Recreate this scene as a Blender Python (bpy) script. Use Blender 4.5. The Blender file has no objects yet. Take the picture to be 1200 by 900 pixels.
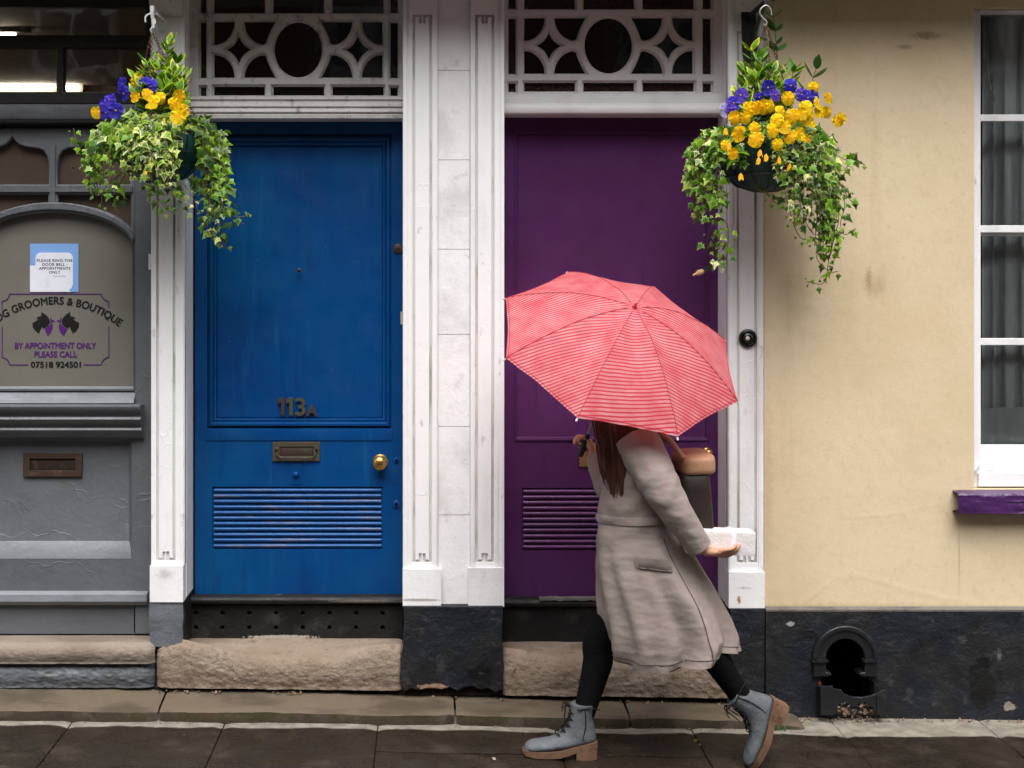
import bpy, bmesh, math, random
from mathutils import Vector, Matrix, noise as mnoise
R = math.radians
PI = math.pi
random.seed(7)
SC = bpy.context.scene
COL = SC.collection

# ---------------------------------------------------------------- camera
CAM_D, CAM_H, FPX, PXC, PYC = 5.75, 1.756, 1666.67, 500.0, 320.0
cam_data = bpy.data.cameras.new("camera")
cam = bpy.data.objects.new("camera", cam_data)
COL.objects.link(cam)
cam.location = (0, -CAM_D, CAM_H)
cam.rotation_euler = (R(90), 0, 0)
cam_data.sensor_width = 36
cam_data.lens = 50
cam_data.shift_x = 100 / 1200
cam_data.shift_y = -130 / 1200
cam_data.clip_end = 1000
SC.camera = cam

# ---------------------------------------------------------------- sky, sun, exposure
world = bpy.data.worlds.new("World")
SC.world = world
world.use_nodes = True
wn = world.node_tree
wn.nodes.clear()
sky = wn.nodes.new("ShaderNodeTexSky")
sky.sky_type = 'NISHITA'
sky.sun_disc = False
sky.sun_elevation = R(64)
sky.sun_rotation = R(172)
sky.air_density = 1.0
sky.dust_density = 6.0
sky.ozone_density = 1.0
hs = wn.nodes.new("ShaderNodeHueSaturation")
hs.inputs['Saturation'].default_value = 0.22      # a white cloud layer
bg = wn.nodes.new("ShaderNodeBackground")
bg.inputs['Strength'].default_value = 0.15
wo = wn.nodes.new("ShaderNodeOutputWorld")
wn.links.new(sky.outputs[0], hs.inputs['Color'])
wn.links.new(hs.outputs[0], bg.inputs['Color'])
wn.links.new(bg.outputs[0], wo.inputs['Surface'])

sun_data = bpy.data.lights.new("sun", 'SUN')
sun_data.energy = 1.5
sun_data.angle = R(50)
sun_data.color = (1.0, 0.985, 0.965)
sun = bpy.data.objects.new("sun", sun_data)
COL.objects.link(sun)
sun.rotation_euler = (R(31), 0, R(-6))
SC.view_settings.view_transform = 'Standard'
SC.view_settings.look = 'None'
SC.view_settings.gamma = 1
SC.view_settings.use_curve_mapping = False
SC.view_settings.exposure = 0.80

# ---------------------------------------------------------------- helpers
def W(px, py, Y=0.0):
    k = (CAM_D + Y) / FPX
    return Vector(((px - PXC) * k, Y, CAM_H - (py - PYC) * k))
def XX(px, Y=0.0): return (px - PXC) * (CAM_D + Y) / FPX
def ZZ(py, Y=0.0): return CAM_H - (py - PYC) * (CAM_D + Y) / FPX
def gz(x): return -0.015 - 0.0123 * x

def tag(o, label=None, cat=None, group=None, kind=None):
    if label: o['label'] = label
    if cat: o['category'] = cat
    if group: o['group'] = group
    if kind: o['kind'] = kind
    return o
def thing(name, label, cat, loc=(0, 0, 0), group=None):
    o = bpy.data.objects.new(name, None)
    COL.objects.link(o)
    o.location = loc
    o.empty_display_size = 0.1
    return tag(o, label, cat, group)
def place(o, parent):
    """parent an object whose mesh is in world coordinates"""
    if parent is None: return o
    o.parent = parent
    p, loc = parent, Vector((0, 0, 0))
    while p is not None:
        loc += p.location
        p = p.parent
    o.location = o.location - loc
    return o

class MB:
    def __init__(s):
        s.bm = bmesh.new()
        s.col = None
    def face(s, vs, **k):
        try: return s.bm.faces.new(vs)
        except ValueError: return None
    def box(s, x0, x1, y0, y1, z0, z1):
        x0, x1 = min(x0, x1), max(x0, x1); z0, z1 = min(z0, z1), max(z0, z1); y0, y1 = min(y0, y1), max(y0, y1)
        v = [s.bm.verts.new((x, y, z)) for x in (x0, x1) for y in (y0, y1) for z in (z0, z1)]
        for f in ((0, 1, 3, 2), (4, 6, 7, 5), (0, 4, 5, 1), (2, 3, 7, 6), (0, 2, 6, 4), (1, 5, 7, 3)):
            s.bm.faces.new([v[i] for i in f])
        return s
    def pbox(s, px0, px1, py0, py1, y0, y1, yref=None):
        q = y0 if yref is None else yref
        return s.box(XX(px0, q), XX(px1, q), y0, y1, ZZ(py1, q), ZZ(py0, q))
    def rects(s, lst, cap=True):
        """nested rectangles (x0,x1,z0,z1,y) joined one to the next: mouldings, recesses"""
        rings = []
        for (x0, x1, z0, z1, y) in lst:
            rings.append([s.bm.verts.new(p) for p in ((x0, y, z0), (x1, y, z0), (x1, y, z1), (x0, y, z1))])
        for a, b in zip(rings, rings[1:]):
            for i in range(4):
                j = (i + 1) % 4
                s.face((a[i], a[j], b[j], b[i]))
        if cap: s.face(rings[-1])
        return s
    def ext_x(s, x0, x1, prof, caps=True):
        """closed (y,z) profile extruded along X"""
        a = [s.bm.verts.new((x0, y, z)) for y, z in prof]
        b = [s.bm.verts.new((x1, y, z)) for y, z in prof]
        n = len(prof)
        for i in range(n):
            j = (i + 1) % n
            s.face((a[i], a[j], b[j], b[i]))
        if caps:
            s.face(a[::-1]); s.face(b)
        return s
    def ext_z(s, z0, z1, prof):
        a = [s.bm.verts.new((x, y, z0)) for x, y in prof]
        b = [s.bm.verts.new((x, y, z1)) for x, y in prof]
        n = len(prof)
        for i in range(n):
            j = (i + 1) % n
            s.face((a[i], a[j], b[j], b[i]))
        s.face(a[::-1]); s.face(b)
        return s
    def tube(s, pts, r, n=8, cap=True):
        pts = [Vector(p) for p in pts]
        rs = r if isinstance(r, (list, tuple)) else [r] * len(pts)
        rings = []
        up = None
        for i, p in enumerate(pts):
            t = (pts[min(i + 1, len(pts) - 1)] - pts[max(i - 1, 0)]).normalized()
            if up is None:
                up = t.orthogonal().normalized()
            else:
                up = (up - t * up.dot(t))
                up = up.normalized() if up.length > 1e-6 else t.orthogonal().normalized()
            w = t.cross(up)
            rings.append([s.bm.verts.new(p + (up * math.cos(2 * PI * k / n) + w * math.sin(2 * PI * k / n)) * rs[i]) for k in range(n)])
        for a, b in zip(rings, rings[1:]):
            for k in range(n):
                s.face((a[k], a[(k + 1) % n], b[(k + 1) % n], b[k]))
        if cap:
            s.face(rings[0][::-1]); s.face(rings[-1])
        return s
    def lathe(s, prof, c=(0, 0, 0), axis=(0, 0, 1), n=24, a0=0, a1=2 * PI):
        """prof: (radius, height along the axis)"""
        ax = Vector(axis).normalized()
        u = ax.orthogonal().normalized(); w = ax.cross(u)
        c = Vector(c)
        full = abs(a1 - a0 - 2 * PI) < 1e-6
        m = n if full else n + 1
        rings = []
        for (r, h) in prof:
            if r < 1e-6:
                rings.append([s.bm.verts.new(c + ax * h)])
            else:
                rings.append([s.bm.verts.new(c + ax * h + (u * math.cos(a0 + (a1 - a0) * k / n) + w * math.sin(a0 + (a1 - a0) * k / n)) * r) for k in range(m)])
        for a, b in zip(rings, rings[1:]):
            for k in range(n):
                k2 = (k + 1) % m
                if len(a) == 1 and len(b) == 1: continue
                if len(a) == 1: s.face((a[0], b[k2], b[k]))
                elif len(b) == 1: s.face((a[k], a[k2], b[0]))
                else: s.face((a[k], a[k2], b[k2], b[k]))
        return s
    def loft(s, rings, cap0=True, cap1=True):
        vr = [[s.bm.verts.new(p) for p in ring] for ring in rings]
        n = len(vr[0])
        for a, b in zip(vr, vr[1:]):
            for k in range(n):
                s.face((a[k], a[(k + 1) % n], b[(k + 1) % n], b[k]))
        if cap0: s.face(vr[0][::-1])
        if cap1: s.face(vr[-1])
        return s
    def grid(s, f, nu, nv):
        v = [[s.bm.verts.new(f(i / nu, j / nv)) for j in range(nv + 1)] for i in range(nu + 1)]
        for i in range(nu):
            for j in range(nv):
                s.face((v[i][j], v[i + 1][j], v[i + 1][j + 1], v[i][j + 1]))
        return s
    def add_mesh(s, me):
        s.bm.from_mesh(me)
        bpy.data.meshes.remove(me)
        return s
    def plate(s, outer, holes, y0, y1, bevel=0.0, offset=0.0, res=1):
        """2-D outline with holes, (x,z) in metres, front face at y0, back at y1"""
        s.add_mesh(plate_mesh(outer, holes, y0, y1, bevel, offset, res))
        return s
    def bevel(s, w, seg=2, ang=30):
        es = [e for e in s.bm.edges if len(e.link_faces) == 2 and e.calc_face_angle(0) > R(ang)]
        bmesh.ops.bevel(s.bm, geom=es, offset=w, segments=seg, profile=0.5, affect='EDGES', clamp_overlap=True)
        return s
    def build(s, name, material, parent=None, bevel=0.0, seg=2, smooth=35, normals=True, merge=0.0):
        bm = s.bm
        if merge: bmesh.ops.remove_doubles(bm, verts=bm.verts[:], dist=merge)
        if bevel: s.bevel(bevel, seg)
        if normals: bmesh.ops.recalc_face_normals(bm, faces=bm.faces[:])
        for f in bm.faces: f.smooth = True
        for e in bm.edges:
            e.smooth = len(e.link_faces) == 2 and e.calc_face_angle(0) < R(smooth)
        me = bpy.data.meshes.new(name)
        bm.to_mesh(me)
        bm.free()
        if isinstance(material, (list, tuple)):
            for m in material: me.materials.append(m)
        else: me.materials.append(material)
        o = bpy.data.objects.new(name, me)
        COL.objects.link(o)
        return place(o, parent)

def plate_mesh(outer, holes, y0, y1, bevel=0.0, offset=0.0, res=1):
    cu = bpy.data.curves.new("tmp", 'CURVE')
    cu.dimensions = '2D'
    cu.fill_mode = 'BOTH'
    th = abs(y1 - y0)
    cu.bevel_depth = bevel
    cu.bevel_resolution = res
    cu.extrude = max(th / 2 - bevel, 0.0001)
    cu.offset = offset - bevel
    for poly in [outer] + list(holes):
        sp = cu.splines.new('POLY')
        sp.points.add(len(poly) - 1)
        for p, q in zip(sp.points, poly): p.co = (q[0], q[1], 0, 1)
        sp.use_cyclic_u = True
    ob = bpy.data.objects.new("tmp", cu)
    me = bpy.data.meshes.new_from_object(ob)
    bpy.data.objects.remove(ob); bpy.data.curves.remove(cu)
    ym = (y0 + y1) / 2
    for v in me.vertices:
        x, y, z = v.co
        v.co = (x, ym - z, y)
    return me
def text_mesh(txt, size, thick=0.0008, bold=0.0, spacing=1.0, bevel=0.0):
    """centred text as a mesh in (x, y) with depth in z"""
    cu = bpy.data.curves.new("tmp", 'FONT')
    cu.body = txt
    cu.size = size
    cu.extrude = thick
    cu.offset = bold
    cu.bevel_depth = bevel
    cu.space_character = spacing
    cu.align_x = 'CENTER'
    ob = bpy.data.objects.new("tmp", cu)
    me = bpy.data.meshes.new_from_object(ob)
    bpy.data.objects.remove(ob); bpy.data.curves.remove(cu)
    return me
def put_text(mb, txt, px, py, Y, width_px=None, cap_px=None, bold=0.0, thick=0.0008, bend=None, spacing=1.0, bevel=0.0):
    """centred on px with its baseline at py, fitted to a width / capital height given in photo pixels"""
    k = (CAM_D + Y) / FPX
    me = text_mesh(txt, 0.05, thick, 0.0, spacing, bevel)
    xs = [v.co.x for v in me.vertices]; ys = [v.co.y for v in me.vertices]
    w, h = max(xs) - min(xs), max(ys) - max(0, min(ys))
    h = max(ys)
    mx = (max(xs) + min(xs)) / 2
    sx = width_px * k / w if width_px else None
    sy = cap_px * k / h if cap_px else sx
    if sx is None: sx = sy
    c = W(px, py, Y)
    for v in me.vertices:
        x, y, z = (v.co.x - mx) * sx, v.co.y * sy, v.co.z
        if bend:
            r = bend * k
            a = x / r
            x, y = math.sin(a) * (r + y), math.cos(a) * (r + y) - r
        v.co = (c.x + x, c.y - z, c.z + y)
    if bold:                                    # heavier strokes: shifted copies, each a hair deeper
        for i, (dx, dz) in enumerate(((bold, 0), (-bold, 0), (0, bold), (0, -bold))):
            m2 = me.copy()
            for v in m2.vertices: v.co += Vector((dx, 0.00006 * (i + 1), dz))
            mb.add_mesh(m2)
    mb.add_mesh(me)
    return mb
def ell(cx, cy, rx, ry, a0, a1, n):
    return [(cx + rx * math.cos(a0 + (a1 - a0) * i / n), cy + ry * math.sin(a0 + (a1 - a0) * i / n)) for i in range(n + 1)]
def pxpoly(pts, Y): return [(XX(x, Y), ZZ(y, Y)) for x, y in pts]
def prect(px0, px1, py0, py1, Y): return pxpoly([(px0, py0), (px1, py0), (px1, py1), (px0, py1)], Y)
def nz(x, y=0.0, z=0.0, s=1.0): return mnoise.noise(Vector((x * s, y * s, z * s)))
def smoothpath(pts, n=6):
    """Catmull-Rom through the points"""
    P = [Vector(p) for p in pts]
    P = [P[0] * 2 - P[1]] + P + [P[-1] * 2 - P[-2]]
    out = []
    for i in range(1, len(P) - 2):
        for k in range(n):
            t = k / n
            a, b, c, d = P[i - 1], P[i], P[i + 1], P[i + 2]
            out.append(0.5 * ((2 * b) + (c - a) * t + (2 * a - 5 * b + 4 * c - d) * t * t + (3 * b - a - 3 * c + d) * t ** 3))
    out.append(P[-2])
    return out

# ---------------------------------------------------------------- materials
def mat(name, color, rough=0.6, spec=0.4, tones=(), bumps=(), metallic=0.0, rough_var=0.0, coat=0.0, spots=(), crackle=None, stretch=None, emit=None):
    """tones: (colour, scale, low, high, amount, (sx,sy,sz)) layers of noise stains; bumps: (scale, height, detail, (sx,sy,sz))"""
    m = bpy.data.materials.new(name)
    m.use_nodes = True
    nt = m.node_tree
    N, L = nt.nodes, nt.links
    b = N['Principled BSDF']
    b.inputs['Metallic'].default_value = metallic
    b.inputs['Roughness'].default_value = rough
    b.inputs['Specular IOR Level'].default_value = spec
    b.inputs['Coat Weight'].default_value = coat
    tc = N.new('ShaderNodeTexCoord')
    geo = N.new('ShaderNodeNewGeometry')
    def coords(sc):
        mp = N.new('ShaderNodeMapping')
        mp.inputs['Scale'].default_value = sc
        L.new(geo.outputs['Position'], mp.inputs['Vector'])
        return mp.outputs[0]
    cur = None
    def rgb(c):
        n = N.new('ShaderNodeRGB'); n.outputs[0].default_value = (*c, 1); return n.outputs[0]
    cur = rgb(color)
    for k, t in enumerate(tones):
        c, sc, lo, hi, amt = t[:5]
        st = t[5] if len(t) > 5 else (1, 1, 1)
        nx = N.new('ShaderNodeTexNoise')
        nx.inputs['Scale'].default_value = sc
        nx.inputs['Detail'].default_value = 6
        nx.inputs['Roughness'].default_value = 0.62
        mp = coords(st)
        ad = N.new('ShaderNodeVectorMath'); ad.operation = 'ADD'; ad.inputs[1].default_value = (k * 3.7 + len(name), k * 1.3, k * 2.9)
        L.new(mp, ad.inputs[0])
        L.new(ad.outputs[0], nx.inputs['Vector'])
        mr = N.new('ShaderNodeMapRange'); mr.interpolation_type = 'SMOOTHSTEP'
        mr.inputs['From Min'].default_value = lo; mr.inputs['From Max'].default_value = hi
        mr.inputs['To Max'].default_value = amt
        L.new(nx.outputs['Fac'], mr.inputs['Value'])
        mx = N.new('ShaderNodeMix'); mx.data_type = 'RGBA'
        L.new(mr.outputs[0], mx.inputs['Factor'])
        L.new(cur, mx.inputs['A']); L.new(rgb(c), mx.inputs['B'])
        cur = mx.outputs['Result']
    for (c, pos, rad, amt, soft) in spots:      # stains with a place of their own
        mp = N.new('ShaderNodeVectorMath'); mp.operation = 'SUBTRACT'; mp.inputs[1].default_value = pos
        L.new(geo.outputs['Position'], mp.inputs[0])
        dv = N.new('ShaderNodeVectorMath'); dv.operation = 'DIVIDE'; dv.inputs[1].default_value = rad
        L.new(mp.outputs[0], dv.inputs[0])
        ln = N.new('ShaderNodeVectorMath'); ln.operation = 'LENGTH'
        L.new(dv.outputs[0], ln.inputs[0])
        nx = N.new('ShaderNodeTexNoise'); nx.inputs['Scale'].default_value = 1.6 / max(min(rad[0], rad[2]), 0.004); nx.inputs['Detail'].default_value = 5
        L.new(geo.outputs['Position'], nx.inputs['Vector'])
        mu = N.new('ShaderNodeMath'); mu.operation = 'MULTIPLY_ADD'; mu.inputs[1].default_value = 1.4; mu.inputs[2].default_value = -0.7
        L.new(nx.outputs['Fac'], mu.inputs[0])
        sm = N.new('ShaderNodeMath'); sm.operation = 'ADD'
        L.new(ln.outputs['Value'], sm.inputs[0]); L.new(mu.outputs[0], sm.inputs[1])
        mr = N.new('ShaderNodeMapRange'); mr.interpolation_type = 'SMOOTHSTEP'
        mr.inputs['From Min'].default_value = 1 - soft; mr.inputs['From Max'].default_value = 1
        mr.inputs['To Min'].default_value = amt; mr.inputs['To Max'].default_value = 0
        L.new(sm.outputs[0], mr.inputs['Value'])
        mx = N.new('ShaderNodeMix'); mx.data_type = 'RGBA'
        L.new(mr.outputs[0], mx.inputs['Factor']); L.new(cur, mx.inputs['A']); L.new(rgb(c), mx.inputs['B'])
        cur = mx.outputs['Result']
    L.new(cur, b.inputs['Base Color'])
    hgt = None
    for bp in bumps:
        sc, hh, det = bp[:3]
        st = bp[3] if len(bp) > 3 else (1, 1, 1)
        nx = N.new('ShaderNodeTexNoise'); nx.inputs['Scale'].default_value = sc; nx.inputs['Detail'].default_value = det
        nx.inputs['Roughness'].default_value = 0.6
        L.new(coords(st), nx.inputs['Vector'])
        mu = N.new('ShaderNodeMath'); mu.operation = 'MULTIPLY'; mu.inputs[1].default_value = hh
        L.new(nx.outputs['Fac'], mu.inputs[0])
        if hgt is None: hgt = mu.outputs[0]
        else:
            ad = N.new('ShaderNodeMath'); ad.operation = 'ADD'
            L.new(hgt, ad.inputs[0]); L.new(mu.outputs[0], ad.inputs[1]); hgt = ad.outputs[0]
    if crackle:                                  # old paint: raised crackle ridges (scale, height, coverage)
        sc, hh, cov = crackle
        wv = N.new('ShaderNodeTexNoise'); wv.inputs['Scale'].default_value = sc * 0.8; wv.inputs['Detail'].default_value = 4
        L.new(geo.outputs['Position'], wv.inputs['Vector'])
        vm = N.new('ShaderNodeVectorMath'); vm.operation = 'MULTIPLY_ADD'; vm.inputs[1].default_value = (0.12, 0.12, 0.12)
        L.new(wv.outputs['Color'], vm.inputs[0]); L.new(geo.outputs['Position'], vm.inputs[2])
        vo = N.new('ShaderNodeTexVoronoi'); vo.feature = 'DISTANCE_TO_EDGE'; vo.inputs['Scale'].default_value = sc
        L.new(vm.outputs[0], vo.inputs['Vector'])
        mr = N.new('ShaderNodeMapRange'); mr.interpolation_type = 'SMOOTHSTEP'
        mr.inputs['From Max'].default_value = 0.035; mr.inputs['To Min'].default_value = hh; mr.inputs['To Max'].default_value = 0
        L.new(vo.outputs['Distance'], mr.inputs['Value'])
        n2 = N.new('ShaderNodeTexNoise'); n2.inputs['Scale'].default_value = sc * 0.45; n2.inputs['Detail'].default_value = 3
        L.new(geo.outputs['Position'], n2.inputs['Vector'])
        m2 = N.new('ShaderNodeMapRange'); m2.inputs['From Min'].default_value = 0.62 - cov * 0.3; m2.inputs['From Max'].default_value = 0.72 - cov * 0.3
        L.new(n2.outputs['Fac'], m2.inputs['Value'])
        mm = N.new('ShaderNodeMath'); mm.operation = 'MULTIPLY'
        L.new(mr.outputs[0], mm.inputs[0]); L.new(m2.outputs[0], mm.inputs[1])
        if hgt is None: hgt = mm.outputs[0]
        else:
            ad = N.new('ShaderNodeMath'); ad.operation = 'ADD'
            L.new(hgt, ad.inputs[0]); L.new(mm.outputs[0], ad.inputs[1]); hgt = ad.outputs[0]
    if hgt is not None:
        bn = N.new('ShaderNodeBump'); bn.inputs['Distance'].default_value = 1.0; bn.inputs['Strength'].default_value = 1.0
        L.new(hgt, bn.inputs['Height']); L.new(bn.outputs[0], b.inputs['Normal'])
    if rough_var:
        nx = N.new('ShaderNodeTexNoise'); nx.inputs['Scale'].default_value = 9; nx.inputs['Detail'].default_value = 5
        L.new(geo.outputs['Position'], nx.inputs['Vector'])
        mr = N.new('ShaderNodeMapRange'); mr.inputs['From Min'].default_value = 0.3; mr.inputs['From Max'].default_value = 0.7
        mr.inputs['To Min'].default_value = max(rough - rough_var, 0.03); mr.inputs['To Max'].default_value = min(rough + rough_var, 1)
        L.new(nx.outputs['Fac'], mr.inputs['Value']); L.new(mr.outputs[0], b.inputs['Roughness'])
    if emit:
        b.inputs['Emission Color'].default_value = (*emit[0], 1)
        b.inputs['Emission Strength'].default_value = emit[1]
    return m

M = {}
WHT = (0.80, 0.80, 0.82)
M['white'] = mat('white_paint', (0.79, 0.79, 0.80), 0.5, 0.4,
    tones=[((0.55, 0.53, 0.52), 3.5, 0.48, 0.72, 0.5, (1, 1, 0.35)), ((0.34, 0.31, 0.28), 22, 0.62, 0.74, 0.55, (1, 1, 0.5)), ((0.2, 0.17, 0.14), 70, 0.70, 0.76, 0.6)],
    bumps=[(60, 0.0012, 4), (9, 0.003, 3)], crackle=(9, 0.0007, 0.35),
    spots=[((0.34, 0.11, 0.02), (XX(865), 0, ZZ(702)), (0.011, 1, 0.02), 0.9, 0.7), ((0.36, 0.33, 0.28), (XX(872), 0, ZZ(688)), (0.05, 1, 0.006), 0.5, 0.9), ((0.30, 0.26, 0.22), (XX(492), 0, ZZ(702)), (0.10, 1, 0.007), 0.8, 0.4), ((0.36, 0.32, 0.28), (XX(195), 0, ZZ(672)), (0.05, 1, 0.03), 0.5, 0.9)])
M['white_old'] = mat('weathered_white_paint', (0.60, 0.585, 0.57), 0.6, 0.3,
    tones=[((0.36, 0.33, 0.30), 5, 0.40, 0.68, 0.6), ((0.16, 0.13, 0.11), 26, 0.56, 0.70, 0.75, (1, 1, 0.6)), ((0.10, 0.08, 0.07), 80, 0.64, 0.72, 0.7)],
    bumps=[(70, 0.0014, 4), (14, 0.003, 3)], crackle=(16, 0.0010, 0.4))
M['white_clean'] = mat('clean_white_paint', (0.66, 0.655, 0.66), 0.45, 0.4,
    tones=[((0.48, 0.46, 0.45), 5, 0.48, 0.75, 0.5)], bumps=[(60, 0.001, 4), (9, 0.002, 3)])
M['grime'] = mat('groove_dirt', (0.62, 0.60, 0.57), 0.9, 0.1, tones=[((0.26, 0.22, 0.19), 9, 0.46, 0.66, 0.75, (1, 1, 0.3)), ((0.6, 0.58, 0.55), 7, 0.52, 0.65, 0.8, (1, 1, 0.2))], bumps=[(80, 0.001, 3)])
M['stucco'] = mat('white_stucco', (0.77, 0.77, 0.775), 0.7, 0.3,
    tones=[((0.50, 0.49, 0.47), 4, 0.45, 0.7, 0.55), ((0.22, 0.2, 0.18), 45, 0.66, 0.74, 0.75), ((0.42, 0.40, 0.37), 14, 0.58, 0.72, 0.45)],
    bumps=[(90, 0.0012, 4), (16, 0.003, 3)])
M['cream'] = mat('cream_render', (0.645, 0.525, 0.355), 0.85, 0.25,
    tones=[((0.56, 0.435, 0.26), 1.4, 0.42, 0.70, 0.65), ((0.47, 0.35, 0.20), 4.2, 0.55, 0.80, 0.4, (1, 1, 0.35)), ((0.70, 0.585, 0.40), 2.2, 0.5, 0.75, 0.5), ((0.53, 0.415, 0.26), 34, 0.48, 0.72, 0.4), ((0.54, 0.42, 0.265), 9, 0.54, 0.74, 0.5, (1, 1, 0.07)), ((0.26, 0.19, 0.12), 75, 0.68, 0.73, 0.6)],
    bumps=[(150, 0.0007, 4), (26, 0.0014, 5), (2.5, 0.006, 2)], crackle=(2.1, 0.0006, 0.3),
    spots=[((0.24, 0.17, 0.10), (XX(1018), 0, ZZ(328)), (0.018, 1, 0.075), 0.6, 0.95), ((0.40, 0.29, 0.17), (XX(1028), 0, ZZ(332)), (0.07, 1, 0.075), 0.6, 1.0), ((0.42, 0.31, 0.18), (XX(930), 0, ZZ(340)), (0.10, 1, 0.3), 0.4, 1.0),
           ((0.22, 0.16, 0.10), (XX(1085), 0, ZZ(42)), (0.09, 1, 0.025), 0.7, 0.9), ((0.2, 0.15, 0.1), (XX(1060), 0, ZZ(55)), (0.05, 1, 0.015), 0.6, 0.9),
           ((0.36, 0.27, 0.15), (XX(1124), 0, ZZ(655)), (0.006, 1, 0.2), 0.55, 0.9), ((0.40, 0.3, 0.17), (XX(1000), 0, ZZ(712)), (0.9, 1, 0.03), 0.5, 1.0), ((0.45, 0.34, 0.2), (XX(900), 0, ZZ(560)), (0.03, 1, 0.5), 0.45, 1.0)])
M['black'] = mat('black_plinth_paint', (0.0085, 0.0115, 0.018), 0.5, 0.35,
    tones=[((0.015, 0.0145, 0.0145), 3, 0.42, 0.60, 0.85), ((0.055, 0.052, 0.05), 14, 0.57, 0.70, 0.55), ((0.003, 0.003, 0.0035), 7, 0.56, 0.66, 0.7), ((0.14, 0.12, 0.10), 55, 0.69, 0.75, 0.5)],
    bumps=[(50, 0.004, 5), (11, 0.012, 4), (26, 0.005, 3)], crackle=(4.3, 0.002, 0.25), rough_var=0.15,
    spots=[((0.004, 0.004, 0.004), (XX(1150, -.03), -.03, ZZ(800, -.03)), (0.055, 1, 0.12), 0.95, 0.2),
           ((0.30, 0.26, 0.22), (XX(1183, -.03), -.03, ZZ(828, -.03)), (0.03, 1, 0.02), 0.8, 0.3),
           ((0.16, 0.15, 0.15), (XX(1171, -.03), -.03, ZZ(768, -.03)), (0.014, 1, 0.035), 0.5, 0.9),
           ((0.26, 0.25, 0.25), (XX(927, -.03), -.03, ZZ(731, -.03)), (0.018, 1, 0.011), 0.9, 0.3),
           ((0.35, 0.29, 0.22), (XX(564, -.03), -.03, ZZ(789, -.03)), (0.012, 1, 0.006), 0.9, 0.3),
           ((0.004, 0.004, 0.004), (XX(562, -.03), -.03, ZZ(792, -.03)), (0.055, 1, 0.055), 0.85, 0.3),
           ((0.30, 0.19, 0.13), (XX(508, -.03), -.03, ZZ(806, -.03)), (0.07, 1, 0.018), 0.9, 0.3)])
M['black_board'] = mat('black_board_paint', (0.008, 0.008, 0.0085), 0.5, 0.35,
    tones=[((0.045, 0.04, 0.036), 10, 0.5, 0.72, 0.6), ((0.32, 0.28, 0.23), 30, 0.69, 0.74, 0.85, (0.5, 1, 1.5))],
    bumps=[(60, 0.003, 5), (14, 0.006, 3)], rough_var=0.15,
    spots=[((0.42, 0.37, 0.32), (XX(330, .18), .18, ZZ(747, .18)), (0.16, 1, 0.010), 0.9, 0.3), ((0.2, 0.18, 0.16), (XX(430, .18), .18, ZZ(703, .18)), (0.2, 1, 0.008), 0.6, 0.6)])
M['stone_edge'] = mat('grey_stone_edge', (0.16, 0.145, 0.13), 0.85, 0.2, tones=[((0.09, 0.085, 0.08), 8, 0.45, 0.65, 0.8)], bumps=[(70, 0.002, 4)])
M['grey'] = mat('grey_gloss_paint', (0.105, 0.112, 0.123), 0.42, 0.5,
    tones=[((0.075, 0.079, 0.087), 3, 0.42, 0.7, 0.6), ((0.155, 0.165, 0.185), 7, 0.56, 0.75, 0.5), ((0.04, 0.035, 0.03), 60, 0.71, 0.78, 0.7)],
    bumps=[(45, 0.0014, 4), (9, 0.004, 3), (22, 0.003, 5)], crackle=(8, 0.0011, 0.4))
M['grey_light'] = mat('light_grey_paint', (0.21, 0.222, 0.245), 0.45, 0.5,  # paler grey on the sill, panel bevel and drip moulding
    tones=[((0.13, 0.138, 0.15), 6, 0.42, 0.66, 0.7, (0.5, 1, 1)), ((0.06, 0.05, 0.045), 50, 0.69, 0.77, 0.7)],
    bumps=[(45, 0.0018, 4), (9, 0.003, 3), (24, 0.002, 4)])
M['grey_stone'] = mat('grey_painted_stone', (0.115, 0.125, 0.14), 0.5, 0.5,
    tones=[((0.07, 0.075, 0.085), 6, 0.42, 0.68, 0.7), ((0.20, 0.21, 0.23), 16, 0.6, 0.74, 0.5), ((0.2, 0.12, 0.05), 16, 0.69, 0.73, 0.9)],
    bumps=[(40, 0.004, 5), (12, 0.008, 3)])
M['dark_frame'] = mat('dark_brown_frame_paint', (0.012, 0.011, 0.0105), 0.5, 0.4, tones=[((0.03, 0.026, 0.022), 12, 0.5, 0.7, 0.6)], bumps=[(60, 0.001, 4)])  # near-black brown over the whole top-light frame
M['blue'] = mat('blue_door_paint', (0.0, 0.049, 0.185), 0.36, 0.3,
    tones=[((0.0, 0.068, 0.195), 1.7, 0.40, 0.66, 0.8), ((0.0, 0.026, 0.135), 2.3, 0.45, 0.72, 0.6), ((0.01, 0.11, 0.28), 30, 0.54, 0.8, 0.4, (1, 1, 0.08)), ((0.18, 0.25, 0.34), 110, 0.69, 0.73, 0.7), ((0.0, 0.03, 0.13), 14, 0.56, 0.72, 0.5, (1, 1, 0.15))],
    bumps=[(150, 0.0006, 4, (1, 1, 0.12)), (9, 0.002, 3), (55, 0.0004, 4)], rough_var=0.08)
M['blue_worn'] = mat('worn_blue_paint', (0.0, 0.068, 0.245), 0.38, 0.45,
    tones=[((0.0, 0.04, 0.17), 4, 0.42, 0.7, 0.5), ((0.14, 0.125, 0.13), 9, 0.53, 0.64, 0.55, (0.45, 1, 5)), ((0.02, 0.11, 0.26), 30, 0.6, 0.8, 0.5)],
    bumps=[(90, 0.0012, 4), (12, 0.002, 3)])
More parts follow.
